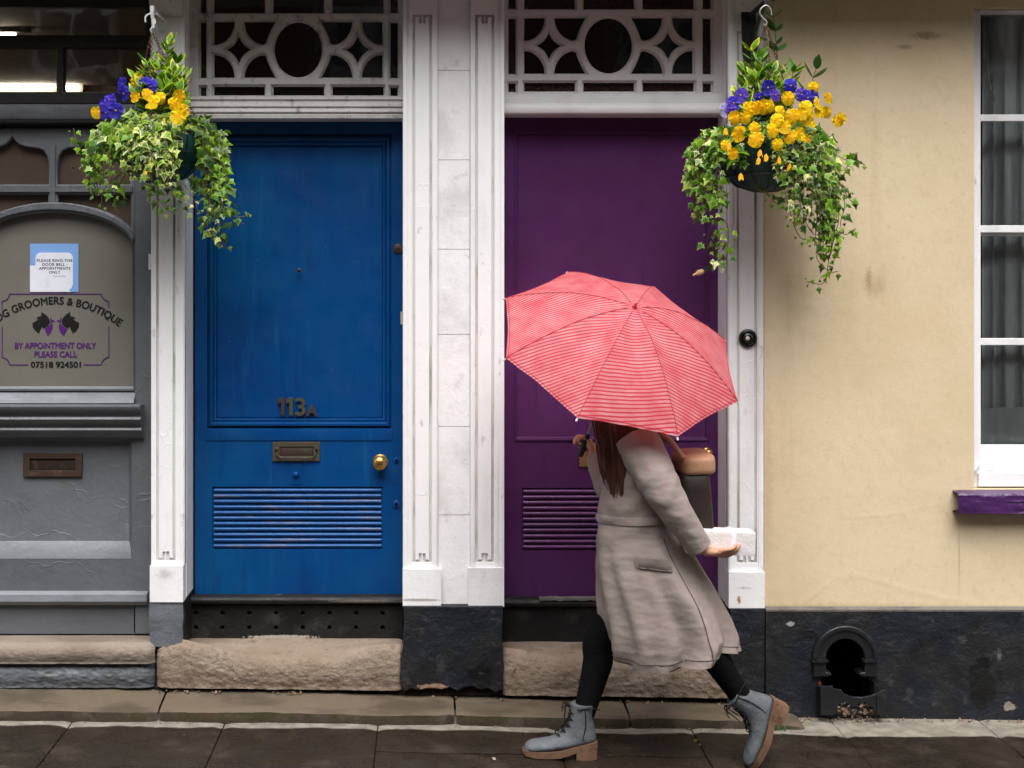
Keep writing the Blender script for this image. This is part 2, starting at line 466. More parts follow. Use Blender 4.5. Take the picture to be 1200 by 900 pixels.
M['purple'] = mat('purple_door_paint', (0.074, 0.0175, 0.084), 0.38, 0.3,
    tones=[((0.080, 0.022, 0.112), 1.9, 0.42, 0.68, 0.7), ((0.052, 0.011, 0.056), 2.6, 0.45, 0.72, 0.6), ((0.075, 0.024, 0.098), 26, 0.56, 0.8, 0.4, (1, 1, 0.12)), ((0.17, 0.12, 0.18), 100, 0.70, 0.74, 0.6), ((0.045, 0.010, 0.050), 14, 0.56, 0.72, 0.6, (1, 1, 0.15))],
    bumps=[(150, 0.0005, 4, (1, 1, 0.12)), (9, 0.002, 3)], rough_var=0.08)
M['purple_slat'] = mat('purple_slat_paint', (0.100, 0.028, 0.122), 0.36, 0.45, tones=[((0.05, 0.011, 0.066), 6, 0.42, 0.7, 0.6, (0.4, 1, 1))], bumps=[(60, 0.001, 4)])
M['sill_purple'] = mat('purple_sill_paint', (0.058, 0.0145, 0.090), 0.35, 0.5,
    tones=[((0.04, 0.01, 0.06), 5, 0.42, 0.7, 0.6), ((0.5, 0.42, 0.33), 26, 0.705, 0.735, 0.9)], bumps=[(40, 0.004, 5), (14, 0.007, 4)])
M['step'] = mat('worn_sandstone', (0.262, 0.205, 0.155), 0.9, 0.2,
    tones=[((0.20, 0.145, 0.105), 5, 0.42, 0.66, 0.7), ((0.34, 0.27, 0.215), 3.2, 0.5, 0.7, 0.7), ((0.085, 0.065, 0.048), 36, 0.60, 0.70, 0.75), ((0.14, 0.105, 0.075), 9, 0.55, 0.70, 0.7)],
    bumps=[(75, 0.006, 6), (190, 0.004, 3)])
M['step_smooth'] = mat('worn_step_stone', (0.235, 0.195, 0.155), 0.85, 0.2,
    tones=[((0.155, 0.125, 0.095), 5, 0.42, 0.66, 0.7, (0.5, 1, 1)), ((0.09, 0.07, 0.05), 30, 0.64, 0.74, 0.7)],
    bumps=[(60, 0.003, 5), (10, 0.006, 3)])
M['kerb'] = mat('kerb_stone', (0.115, 0.089, 0.062), 0.8, 0.25,
    tones=[((0.06, 0.047, 0.032), 6, 0.44, 0.64, 0.85, (0.5, 1, 1)), ((0.165, 0.13, 0.09), 3, 0.5, 0.72, 0.6), ((0.06, 0.048, 0.035), 26, 0.64, 0.75, 0.6)],
    bumps=[(60, 0.003, 5), (10, 0.006, 3)])
M['moss'] = mat('mossy_stone_face', (0.040, 0.031, 0.019), 0.9, 0.2,
    tones=[((0.075, 0.062, 0.045), 9, 0.45, 0.65, 0.7), ((0.034, 0.034, 0.012), 4, 0.52, 0.66, 0.8), ((0.02, 0.017, 0.013), 18, 0.55, 0.7, 0.7)], bumps=[(60, 0.004, 5)])
M['dark_gap'] = mat('dark_soil', (0.018, 0.013, 0.010), 0.95, 0.1, tones=[((0.08, 0.055, 0.04), 40, 0.6, 0.72, 0.7)], bumps=[(60, 0.008, 5)])  # near-black brown filler for joints and gaps
M['bronze'] = mat('tarnished_bronze', (0.062, 0.036, 0.026), 0.5, 0.5, metallic=0.35,
    tones=[((0.045, 0.06, 0.045), 30, 0.5, 0.66, 0.7), ((0.14, 0.08, 0.05), 22, 0.55, 0.7, 0.6)], bumps=[(120, 0.0008, 4)])
M['bronze_green'] = mat('verdigris_bronze', (0.065, 0.068, 0.042), 0.5, 0.5, metallic=0.3,
    tones=[((0.10, 0.05, 0.03), 40, 0.48, 0.62, 0.8), ((0.07, 0.115, 0.08), 50, 0.58, 0.7, 0.6)], bumps=[(120, 0.0008, 4)])
M['slot_dark'] = mat('dark_slot', (0.03, 0.02, 0.016), 0.8, 0.2, tones=[((0.075, 0.045, 0.032), 30, 0.5, 0.65, 0.7)], bumps=[(90, 0.001, 4)])
M['brass'] = mat('polished_brass', (0.62, 0.36, 0.10), 0.26, 0.5, metallic=0.9, tones=[((0.3, 0.15, 0.04), 40, 0.5, 0.7, 0.6)])
M['brass_plate'] = mat('satin_brass', (0.42, 0.26, 0.10), 0.42, 0.5, metallic=0.7, tones=[((0.26, 0.15, 0.06), 20, 0.45, 0.7, 0.6)])
M['hole'] = mat('dark_hole', (0.002, 0.002, 0.002), 0.9, 0.0)  # near-black colour paints the shade inside holes, niche and vents
M['iron'] = mat('black_cast_iron', (0.011, 0.012, 0.014), 0.32, 0.5, tones=[((0.04, 0.04, 0.042), 30, 0.55, 0.72, 0.6), ((0.25, 0.22, 0.2), 60, 0.73, 0.78, 0.8), ((0.12, 0.05, 0.02), 40, 0.7, 0.75, 0.8)], bumps=[(70, 0.0025, 5), (18, 0.004, 3)])
M['white_iron'] = mat('white_painted_iron', (0.62, 0.62, 0.60), 0.5, 0.4, tones=[((0.3, 0.28, 0.25), 40, 0.5, 0.66, 0.7), ((0.16, 0.07, 0.04), 55, 0.64, 0.7, 0.8)], bumps=[(90, 0.001, 4)])
M['rust'] = mat('rusty_chain', (0.11, 0.055, 0.035), 0.7, 0.3, metallic=0.3, tones=[((0.25, 0.23, 0.21), 60, 0.5, 0.65, 0.7)])
M['galv'] = mat('galvanised_wire', (0.42, 0.43, 0.42), 0.4, 0.5, metallic=0.8)
M['brick_red'] = mat('bare_brick', (0.26, 0.075, 0.035), 0.9, 0.2, tones=[((0.06, 0.04, 0.03), 26, 0.48, 0.62, 0.85)], bumps=[(60, 0.004, 5)])
M['litter'] = mat('dead_leaf', (0.14, 0.09, 0.06), 0.8, 0.2, tones=[((0.26, 0.19, 0.14), 30, 0.45, 0.6, 0.8)])
M['leaf_yellow'] = mat('fallen_yellow_leaf', (0.42, 0.23, 0.03), 0.7, 0.3)
M['leaf_pale'] = mat('pale_paper_scrap', (0.45, 0.40, 0.33), 0.7, 0.3)
M['frost'] = mat('beige_frosted_glass', (0.168, 0.161, 0.140), 0.30, 0.45,
    tones=[((0.125, 0.114, 0.092), 1.6, 0.4, 0.7, 0.7), ((0.20, 0.19, 0.16), 6, 0.55, 0.8, 0.35)], bumps=[(3, 0.001, 2)])
M['frost_brown'] = mat('brown_obscured_glass', (0.085, 0.060, 0.046), 0.35, 0.45,
    tones=[((0.05, 0.034, 0.026), 3, 0.4, 0.68, 0.8, (1, 1, 0.4)), ((0.13, 0.10, 0.08), 40, 0.58, 0.75, 0.4)], bumps=[(60, 0.0006, 3)])
M['dark_glass'] = mat('dark_window_glass', (0.006, 0.006, 0.0065), 0.07, 0.5, tones=[((0.03, 0.03, 0.03), 9, 0.55, 0.75, 0.4)], bumps=[(14, 0.0006, 2)])  # near-black base puts the unlit hallway's darkness into the glass
M['red_glass'] = mat('dark_red_textured_glass', (0.020, 0.006, 0.004), 0.2, 0.5, tones=[((0.06, 0.025, 0.016), 50, 0.52, 0.66, 0.7)], bumps=[(70, 0.003, 3)])
M['ink_black'] = mat('black_vinyl_lettering', (0.010, 0.010, 0.010), 0.4, 0.4)
M['ink_purple'] = mat('purple_vinyl_lettering', (0.085, 0.012, 0.145), 0.4, 0.4)
M['paper_white'] = mat('white_paper', (0.72, 0.74, 0.82), 0.7, 0.3, tones=[((0.55, 0.58, 0.68), 12, 0.5, 0.72, 0.5)])
M['paper_blue'] = mat('light_blue_paper', (0.19, 0.36, 0.70), 0.7, 0.3, tones=[((0.11, 0.19, 0.36), 26, 0.6, 0.7, 0.6)])
M['ink_text'] = mat('black_print', (0.02, 0.02, 0.025), 0.7, 0.2)
M['ink_grey'] = mat('grey_print', (0.3, 0.31, 0.35), 0.7, 0.2)
M['room'] = mat('taupe_room_paint', (0.30, 0.25, 0.20), 0.9, 0.2, tones=[((0.22, 0.18, 0.145), 2, 0.4, 0.7, 0.6)])
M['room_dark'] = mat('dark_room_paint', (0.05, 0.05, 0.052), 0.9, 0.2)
M['lamp'] = mat('lit_tube', (0.9, 0.9, 0.85), 0.5, 0.2, emit=((1.0, 0.90, 0.75), 18.0))
M['curtain'] = mat('grey_curtain_cloth', (0.78, 0.82, 0.82), 0.9, 0.1, tones=[((0.26, 0.285, 0.295), 26, 0.46, 0.64, 0.75, (1, .2, 0.03)), ((0.55, 0.58, 0.59), 5, 0.42, 0.7, 0.6, (1, 1, 0.3))], bumps=[(300, 0.0006, 2)])  # vertical dark streaks put the shade between folds into the colour
M['net'] = mat('white_net_cloth', (0.70, 0.76, 0.76), 0.9, 0.1, tones=[((0.5, 0.55, 0.56), 9, 0.42, 0.7, 0.6, (1, 1, 0.3))], bumps=[(300, 0.0006, 2)])
M['cord'] = mat('cream_cord', (0.42, 0.40, 0.34), 0.8, 0.2)
M['rubber'] = mat('black_hose_rubber', (0.012, 0.012, 0.013), 0.45, 0.4)
M['cut_wood'] = mat('tan_hose_end', (0.42, 0.27, 0.14), 0.6, 0.3, bumps=[(90, 0.001, 3)])
M['liner'] = mat('dark_green_basket_liner', (0.009, 0.075, 0.062), 0.5, 0.4, tones=[((0.004, 0.025, 0.022), 9, 0.42, 0.66, 0.7)], bumps=[(30, 0.006, 3, (1, 1, 0.3)), (150, 0.0006, 2)])
M['wire'] = mat('dark_green_wire', (0.006, 0.016, 0.014), 0.4, 0.5)
M['soil'] = mat('dark_compost', (0.02, 0.014, 0.01), 0.95, 0.1, bumps=[(60, 0.01, 4)])
M['stem'] = mat('ivy_stem', (0.09, 0.06, 0.035), 0.7, 0.3)
M['stem_green'] = mat('green_shoot_stem', (0.07, 0.11, 0.03), 0.6, 0.3)

def leaf_mat(name, rough=0.4, trans=0.25, spec=0.4):
    m = bpy.data.materials.new(name); m.use_nodes = True
    nt = m.node_tree; N, L = nt.nodes, nt.links
    b = N['Principled BSDF']
    at = N.new('ShaderNodeAttribute'); at.attribute_name = 'Col'
    nx = N.new('ShaderNodeTexNoise'); nx.inputs['Scale'].default_value = 120; nx.inputs['Detail'].default_value = 3
    geo = N.new('ShaderNodeNewGeometry'); L.new(geo.outputs['Position'], nx.inputs['Vector'])
    mr = N.new('ShaderNodeMapRange'); mr.inputs['From Min'].default_value = 0.3; mr.inputs['From Max'].default_value = 0.7
    mr.inputs['To Min'].default_value = 0.78; mr.inputs['To Max'].default_value = 1.15
    L.new(nx.outputs['Fac'], mr.inputs['Value'])
    mu = N.new('ShaderNodeVectorMath'); mu.operation = 'SCALE'
    L.new(at.outputs['Color'], mu.inputs[0]); L.new(mr.outputs[0], mu.inputs['Scale'])
    L.new(mu.outputs[0], b.inputs['Base Color'])
    b.inputs['Roughness'].default_value = rough
    b.inputs['Specular IOR Level'].default_value = spec
    tr = N.new('ShaderNodeBsdfTranslucent'); L.new(mu.outputs[0], tr.inputs['Color'])
    mx = N.new('ShaderNodeMixShader'); mx.inputs[0].default_value = trans
    L.new(b.outputs[0], mx.inputs[1]); L.new(tr.outputs[0], mx.inputs[2])
    L.new(mx.outputs[0], N['Material Output'].inputs['Surface'])
    return m
M['leaf'] = leaf_mat('variegated_leaf')
M['petal'] = leaf_mat('pansy_petal', 0.6, 0.3, 0.2)

def glass_mat():
    m = bpy.data.materials.new('clear_window_glass'); m.use_nodes = True
    nt = m.node_tree; N, L = nt.nodes, nt.links
    N.remove(N['Principled BSDF'])
    t = N.new('ShaderNodeBsdfTransparent'); t.inputs[0].default_value = (0.965, 0.98, 0.98, 1)
    g = N.new('ShaderNodeBsdfGlossy'); g.inputs['Roughness'].default_value = 0.03
    lw = N.new('ShaderNodeFresnel'); lw.inputs['IOR'].default_value = 1.5
    nx = N.new('ShaderNodeTexNoise'); nx.inputs['Scale'].default_value = 5; nx.inputs['Detail'].default_value = 2
    geo = N.new('ShaderNodeNewGeometry'); L.new(geo.outputs['Position'], nx.inputs['Vector'])
    bn = N.new('ShaderNodeBump'); bn.inputs['Distance'].default_value = 0.0015
    L.new(nx.outputs['Fac'], bn.inputs['Height']); L.new(bn.outputs[0], g.inputs['Normal'])
    mx = N.new('ShaderNodeMixShader')
    L.new(lw.outputs[0], mx.inputs[0]); L.new(t.outputs[0], mx.inputs[1]); L.new(g.outputs[0], mx.inputs[2])
    L.new(mx.outputs[0], N['Material Output'].inputs['Surface'])
    return m
M['glass'] = glass_mat()

def pavement_mat():
    """stone slabs: rain-wet and dark in front, a dry pale band along the kerb with a ragged edge"""
    m = mat('wet_pavement_stone', (0.020, 0.0145, 0.0095), 0.33, 0.45,
        tones=[((0.011, 0.008, 0.0055), 2.2, 0.40, 0.66, 0.8), ((0.038, 0.028, 0.019), 6, 0.52, 0.70, 0.8), ((0.26, 0.22, 0.17), 150, 0.655, 0.70, 0.7), ((0.16, 0.13, 0.10), 60, 0.68, 0.72, 0.5), ((0.022, 0.018, 0.014), 40, 0.62, 0.72, 0.5)],
        bumps=[(90, 0.003, 5), (14, 0.006, 3), (5, 0.008, 2)], rough_var=0.2)
    nt = m.node_tree; N, L = nt.nodes, nt.links
    b = N['Principled BSDF']
    src = b.inputs['Base Color'].links[0].from_socket
    rsrc = b.inputs['Roughness'].links[0].from_socket
    geo = N.new('ShaderNodeNewGeometry'); sp = N.new('ShaderNodeSeparateXYZ')
    L.new(geo.outputs['Position'], sp.inputs[0])
    nx = N.new('ShaderNodeTexNoise'); nx.inputs['Scale'].default_value = 3.5; nx.inputs['Detail'].default_value = 6
    L.new(geo.outputs['Position'], nx.inputs['Vector'])
    ma = N.new('ShaderNodeMath'); ma.operation = 'MULTIPLY_ADD'; ma.inputs[1].default_value = 0.12; L.new(nx.outputs['Fac'], ma.inputs[0]); L.new(sp.outputs['Y'], ma.inputs[2])
    mr = N.new('ShaderNodeMapRange'); mr.interpolation_type = 'SMOOTHSTEP'
    mr.inputs['From Min'].default_value = -0.192; mr.inputs['From Max'].default_value = -0.172
    L.new(ma.outputs[0], mr.inputs['Value'])
    n2 = N.new('ShaderNodeTexNoise'); n2.inputs['Scale'].default_value = 18; n2.inputs['Detail'].default_value = 6
    L.new(geo.outputs['Position'], n2.inputs['Vector'])
    cr = N.new('ShaderNodeValToRGB')
    cr.color_ramp.elements[0].position = 0.35; cr.color_ramp.elements[0].color = (0.15, 0.135, 0.11, 1)
    cr.color_ramp.elements[1].position = 0.65; cr.color_ramp.elements[1].color = (0.245, 0.225, 0.185, 1)
    L.new(n2.outputs['Fac'], cr.inputs[0])
    mx = N.new('ShaderNodeMix'); mx.data_type = 'RGBA'
    L.new(mr.outputs[0], mx.inputs['Factor']); L.new(src, mx.inputs['A']); L.new(cr.outputs[0], mx.inputs['B'])
    L.new(mx.outputs['Result'], b.inputs['Base Color'])
    m2 = N.new('ShaderNodeMix'); m2.data_type = 'FLOAT'
    L.new(mr.outputs[0], m2.inputs['Factor']); L.new(rsrc, m2.inputs['A']); m2.inputs['B'].default_value = 0.85
    L.new(m2.outputs['Result'], b.inputs['Roughness'])
    return m
M['pavement'] = pavement_mat()
M['asphalt'] = mat('road_asphalt', (0.045, 0.045, 0.047), 0.6, 0.3, tones=[((0.07, 0.07, 0.07), 40, 0.5, 0.7, 0.6)], bumps=[(200, 0.003, 3)])
M['ground'] = mat('ground_earth', (0.06, 0.055, 0.045), 0.9, 0.2)
M['far_brick'] = mat('opposite_brick', (0.12, 0.06, 0.042), 0.9, 0.2, tones=[((0.08, 0.045, 0.035), 3, 0.4, 0.7, 0.7)])
# ================================================================ ground, road, pavement
mb = MB()
v = [mb.bm.verts.new(p) for p in ((-200, -200, -0.62), (200, -200, -0.62), (200, 200, -0.62), (-200, 200, -0.62))]
mb.face(v)
tag(mb.build('ground', M['ground']), kind='structure')
mb = MB()
v = [mb.bm.verts.new((x, y, gz(x) - 0.12)) for x, y in ((-7, -7.6), (7, -7.6), (7, -2.38), (-7, -2.38))]
mb.face(v)
tag(mb.build('road', M['asphalt']), kind='structure')
mb = MB()
for (ya, yb) in ((-2.5, -2.34), (-7.7, -7.5)):
    x = -7.0
    while x < 7:
        mb.box(x, x + 0.89, ya, yb, gz(x) - 0.4, gz(x) - 0.005)
        x += 0.9
tag(mb.build('roadside_kerb', M['kerb'], bevel=0.012), kind='structure')
mb = MB()
v = [mb.bm.verts.new((x, y, gz(x) - 0.02)) for x, y in ((-7, -10.2), (7, -10.2), (7, -7.7), (-7, -7.7))]
mb.face(v)
tag(mb.build('far_pavement', M['asphalt']), kind='structure')

# pavement: flagstones in columns, joints where the photograph shows them
mb = MB()
cols = [-1.387, -0.792, -0.19, 0.50, 1.036, 1.62, 2.22]
xs = cols[:]
while xs[0] > -6: xs.insert(0, xs[0] - 0.62)
while xs[-1] < 6: xs.append(xs[-1] + 0.6)
rng = random.Random(3)
for i, (a, b) in enumerate(zip(xs, xs[1:])):
    rows = [0.03, -2.33]
    y = {2: -0.49, 3: -0.49}.get(i - xs.index(cols[0]), -rng.uniform(0.62, 0.95))
    r = [0.03]
    while y > -2.1:
        r.append(y); y -= rng.uniform(0.45, 0.85)
    r.append(-2.33)
    for c, d in zip(r, r[1:]):
        g = rng.uniform(0.0015, 0.0028)
        t = [rng.uniform(-0.003, 0.003) for _ in range(4)]
        def f(u, w, a=a, b=b, c=c, d=d, t=t):
            xx = a + g + (b - a - 2 * g) * u; yy = d + g + (c - d - 2 * g) * w
            e = min(u * (b - a), (1 - u) * (b - a), w * (c - d), (1 - w) * (c - d))
            zz = gz(xx) + (t[0] * (1 - u) + t[1] * u) + (t[2] * (1 - w) + t[3] * w) + nz(xx, yy, 0, 3) * 0.003
            if e < 1e-6: zz -= 0.006 + 0.004 * nz(xx * 30, yy * 30)
            return (xx, yy, zz)
        mb.grid(f, max(4, int((b - a) / 0.03)), max(4, int((c - d) / 0.03)))
o = tag(mb.build('pavement', M['pavement'], normals=False), kind='structure')
mb = MB()
v = [mb.bm.verts.new((x, y, gz(x) - 0.018)) for x, y in ((-6.5, -2.36), (6.5, -2.36), (6.5, 0.05), (-6.5, 0.05))]
mb.face(v)
tag(mb.build('pavement_bedding', M['dark_gap']), kind='structure')

# low stone course along the foot of the doors, running out into the pavement on the right
def kz_back(px): return ZZ(float(np_interp(px, [0, 400, 560, 850, 935], [806, 812, 818, 824, 834])), 0.0)
def kz_front(px): return ZZ(float(np_interp(px, [0, 450, 700, 850, 935], [831, 836, 839, 843, 851])), -0.18)
def np_interp(x, xp, fp):
    if x <= xp[0]: return fp[0] + (x - xp[0]) * (fp[1] - fp[0]) / (xp[1] - xp[0])
    for a, b, c, d in zip(xp, xp[1:], fp, fp[1:]):
        if x <= b: return c + (x - a) * (d - c) / (b - a)
    return fp[-1]
mb = MB(); mf = MB()
bounds = [-1250, -900, -560, -200, 190, 533, 735, 938]
for i, (a, b) in enumerate(zip(bounds, bounds[1:])):
    xa, xb = XX(a, -.09) + 0.004, XX(b, -.09) - 0.004
    def f(u, w):
        x = xa + (xb - xa) * u
        px = PXC + x * FPX / (CAM_D - .09)
        e = min(x - xa, xb - x)
        yf = -0.18 + 0.012 * nz(x, 3.1, 0, 4) + 0.006 * nz(x, 1, 0, 17)
        if e < 0.02: yf += (0.02 - e) * 0.5
        if w <= 0.75:
            t = w / 0.75
            y = 0.04 + (yf - 0.04) * t
            zb, zf = kz_back(px), kz_front(px)
            z = zb + (zf - zb) * min(1, (0 - y) / 0.18 if y < 0 else 0) + 0.003 * nz(x, y, 0, 9) + 0.004 * nz(x, y, 0, 2.5)
            if t > 0.9: z -= (t - 0.9) * 0.06
            if e < 0.006: z -= 0.006
        else:
            t = (w - 0.75) / 0.25
            y = yf - 0.006 * math.sin(t * PI)
            z = kz_front(px) - 0.006 + 0.004 * nz(x, yf, 0, 2.5)
            z = z + (gz(x) - 0.03 - z) * t
        return (x, y, z)
    mb.grid(f, max(10, int((xb - xa) / 0.02)), 24)
for f in mb.bm.faces:
    n = f.normal if f.normal.length else Vector((0, 0, 1))
    f.normal_update()
    f.material_index = 1 if abs(f.normal.y) > 0.75 else 0
o = mb.build('stone_kerb', [M['kerb'], M['moss']], normals=False)
tag(o, kind='structure')

# ================================================================ house carcass above and beside the frame
cor = thing('eaves_cornice', 'deep painted cornice running over the doors and the cream wall', 'cornice', (0, 0, 2.96))
mb = MB()
mb.ext_x(-6, 6, [(0.3, 2.955), (-0.33, 2.955), (-0.34, 3.02), (-0.36, 3.03), (-0.38, 3.10), (-0.42, 3.14), (-0.42, 3.24), (0.3, 3.30)])
mb.build('cornice_board', M['white_old'], cor)
up = thing('upper_storey', 'plain rendered upper storey above the cornice', 'building', (0, 0.1, 3.3))
mb = MB()
mb.box(-6, 6, 0.02, 3.4, 3.30, 6.2)
mb.build('upper_wall', M['cream'], up)
mb = MB()
mb.box(-6, 6, 3.2, 3.4, -0.5, 3.3)
mb.box(-6, -5.8, 0.3, 3.2, -0.5, 3.3); mb.box(5.8, 6, 0.3, 3.2, -0.5, 3.3)
mb.build('rear_wall', M['cream'], up)
op = thing('opposite_house', 'dark brick terrace across the street, mirrored in the window', 'house', (0, -10.2, 0))
mb = MB()
ow = [(-13, -13, 0, 0)]
mb.plate([(-14, -0.6), (14, -0.6), (14, 8.2), (-14, 8.2)], [[(x, z), (x + 1.1, z), (x + 1.1, z + 1.7), (x, z + 1.7)] for x in (-11.5, -8, -4.6, -1.2, 2.2, 5.6, 9) for z in (0.9, 4.0)], -10.2, -10.5)
mb.build('brick_wall', M['far_brick'], op)
for x in (-11.5, -8, -4.6, -1.2, 2.2, 5.6, 9):
    for z in (0.9, 4.0):
        mb = MB()
        mb.plate([(x, z), (x + 1.1, z), (x + 1.1, z + 1.7), (x, z + 1.7)], [[(a, b), (a + .43, b), (a + .43, b + .7), (a, b + .7)] for a in (x + .08, x + .59) for b in (z + .1, z + .9)], -10.4, -10.35)
        mb.build('window', M['white'], op)
mb = MB(); mb.box(-14, 14, -10.9, -10.6, -0.6, 8.1); mb.build('dark_interior', M['room_dark'], op)

# ================================================================ cream wall with plinth
cw = thing('rendered_wall', 'cream rendered house wall with black painted plinth, right of the purple door', 'wall', (XX(1050), 0, -0.04))
wx0, wx1, wz0, wz1 = XX(1141.5), XX(1436), ZZ(573), ZZ(9)
mb = MB()
mb.plate([(XX(895.5), ZZ(716)), (6, ZZ(716)), (6, 2.955), (XX(895.5), 2.955)], [[(wx0, wz0), (wx1, wz0), (wx1, wz1), (wx0, wz1)]], 0.0, 0.3)
mb.build('render', M['cream'], cw)
# plinth, with an opening for the boot-scraper niche
def Pp(pts): return pxpoly(pts, -0.03)
niche = [(958, 836), (958, 800), (964, 796), (964, 772)] + [(991 + 27 * math.cos(a), 772 - 27 * math.sin(a)) for a in [PI - i * PI / 14 for i in range(1, 14)]] + [(1018, 772), (1018, 796), (1024, 800), (1026, 836)]
mb = MB()
top = [(897.5, 900), (897.5, 714.5)] + [(x, 714.5 + 0.8 * nz(x, 0, 0, .03)) for x in range(930, 1900, 30)] + [(2200, 714), (2200, 900)]
mb.plate(Pp(top), [Pp(niche)], -0.03, 0.28, bevel=0.004)
mb.build('plinth', M['black'], cw)
mb = MB()
mb.ext_x(XX(895.5), 6, [(0.0, ZZ(713, -.02) + .004), (-0.012, ZZ(713, -.02) + .003), (-0.03, ZZ(714.5, -.03) - .0), (-0.030, ZZ(715, -.03) - .006), (0.01, ZZ(715, -.03) - .006)])
mb.build('plinth_cap', M['stone_edge'], cw)
mb = MB()
mb.box(XX(952), XX(1032), 0.16, 0.20, ZZ(850), ZZ(735)); mb.build('niche_back', M['hole'], cw)
mb = MB()
mb.pbox(957.5, 963, 799, 821, -0.022, 0.05, -0.03); mb.build('exposed_brick', M['brick_red'], cw, bevel=0.003)

# boot scraper
bs = thing('boot_scraper', 'black cast iron boot scraper under an arched hole in the plinth', 'boot scraper', (XX(995), -0.05, gz(1.7)))
def arch(cx, cy, r, y1, n=28, foot=0):
    return [(cx - r, y1)] + [(cx - r * math.cos(PI * i / n), cy - r * 1.02 * math.sin(PI * i / n)) for i in range(n + 1)] + [(cx + r, y1)]
mb = MB()
oa = arch(991, 773, 37.5, 793.5)
ia = arch(991, 772, 22.5, 787)
ring = oa + [(1011.5 + 0, 793.5), (1007, 791.5), (1008, 788.5), (1013.5, 788)] + [(991 + 22.5 * math.cos(PI * i / 28), 772 - 23 * math.sin(PI * i / 28)) for i in range(29)] + [(968.5, 788), (974, 788.5), (975, 791.5), (970.5, 793.5)]
mb.plate(pxpoly(ring, -0.05), [], -0.05, 0.03, bevel=0.006, res=2)
ring2 = [(991 - 38.5 * math.cos(PI * i / 28), 773 - 39.5 * math.sin(PI * i / 28)) for i in range(29)] + [(991 + 33 * math.cos(PI * i / 28), 773 - 33.5 * math.sin(PI * i / 28)) for i in range(29)]
mb.plate(pxpoly(ring2, -0.055), [], -0.058, -0.03, bevel=0.005, res=2)
for s in (1, -1):
    mb.pbox(991 + s * 20.5, 991 + s * 39.5, 773, 776, -0.061, -0.03, -0.055)
mb.build('arch_surround', M['iron'], bs)
mb = MB()
blade = [(966, 806), (986, 808), (988, 812), (996, 816), (1010, 817), (1020, 815), (1028, 812), (1034, 811)]
low = [(1032, 838), (1026, 838), (1023, 829), (1014, 823), (1006, 824), (1000, 828), (992, 823), (983, 825), (978, 836), (968, 838)]
mb.plate(pxpoly(blade + low, -0.085), [], -0.088, -0.075, bevel=0.003, res=1)
mb.plate(pxpoly([(961, 804), (976, 804), (977, 838), (962, 838)], -0.09), [], -0.094, -0.08, bevel=0.004)
mb.plate(pxpoly([(1027, 812), (1036, 808), (1039, 810), (1036, 838), (1027, 838)], -0.09), [], -0.094, -0.08, bevel=0.004)
mb.box(XX(961, -.08), XX(964.5, -.08), -0.08, 0.02, ZZ(838, -.08), ZZ(806, -.08))
mb.box(XX(1034, -.08), XX(1037, -.08), -0.08, 0.02, ZZ(838, -.08), ZZ(812, -.08))
mb.build('scraper_blade', M['iron'], bs)
# dead leaves under the blade and along the wall foot
mb = MB()
rng = random.Random(5)
def scrap(x, y, z, s):
    a = rng.uniform(0, 6.28); n = rng.randint(4, 6)
    t = Matrix.Rotation(rng.uniform(-.7, .7), 3, 'X') @ Matrix.Rotation(rng.uniform(-.7, .7), 3, 'Y') @ Matrix.Rotation(a, 3, 'Z')
    top = [mb.bm.verts.new(Vector((x, y, z)) + t @ Vector((s * rng.uniform(.6, 1) * math.cos(6.28 * i / n), .6 * s * math.sin(6.28 * i / n), .25 * s * math.cos(4 * 6.28 * i / n)))) for i in range(n)]
    mb.face(top)
for _ in range(110): scrap(XX(rng.uniform(976, 1024)), rng.uniform(-0.085, 0.08), gz(1.7) + rng.uniform(0.005, 0.045), rng.uniform(.006, .016))
for _ in range(160):
    x = XX(rng.uniform(930, 1250)); scrap(x, -0.045 - abs(rng.gauss(0, .022)), gz(x) + rng.uniform(0.002, 0.010), rng.uniform(.003, .009))
for _ in range(260):
    x = XX(rng.uniform(-200, 935), -.18); scrap(x, -0.190 - abs(rng.gauss(0, .01)), gz(x) + 0.004, rng.uniform(.002, .006))
for _ in range(90):
    x = XX(rng.choice([rng.gauss(208, 16), rng.gauss(250, 10), rng.gauss(345, 12), rng.gauss(560, 25), rng.gauss(720, 60)])); px = PXC + x * 290
    scrap(x, rng.uniform(-0.035, -0.0), kz_back(px) + 0.004, rng.uniform(.004, .011))
tag(mb.build('leaf_litter', M['litter'], normals=False), kind='stuff')
for (px, py, s, k) in ((184, 852, .008, 'leaf_yellow'), (245, 858, .012, 'leaf_pale'), (216, 869, .008, 'leaf_yellow'), (205, 885, .007, 'leaf_pale'), (724, 862, .012, 'leaf_yellow'), (811, 862, .012, 'leaf_pale'), (815, 868, .010, 'leaf_yellow'), (820, 873, .010, 'leaf_pale'), (579, 893, .011, 'leaf_pale'), (440, 801 + 60, .006, 'leaf_pale'), (274, 848, .006, 'leaf_yellow')):
    Y = FPX * (CAM_H + .02) / (py - PYC) - CAM_D
    x = XX(px, Y); mb = MB(); scrap(x, Y, gz(x) + .009, s)
    bmesh.ops.solidify(mb.bm, geom=mb.bm.faces[:], thickness=0.001)
    what = 'small yellow fallen leaf' if k == 'leaf_yellow' else 'small pale scrap'
    where = 'in the paving joint behind the front boot' if 800 < px < 830 else ('beside the slab joint at the left' if px < 300 else 'on the wet pavement near the front boot')
    tag(mb.build('fallen_leaf' if k == 'leaf_yellow' else 'paper_scrap', M[k], normals=False), what + ' lying ' + where, 'leaf' if k == 'leaf_yellow' else 'scrap', 'scraps on the pavement %s %s' % (k.split('_')[1], where[:20].strip()))

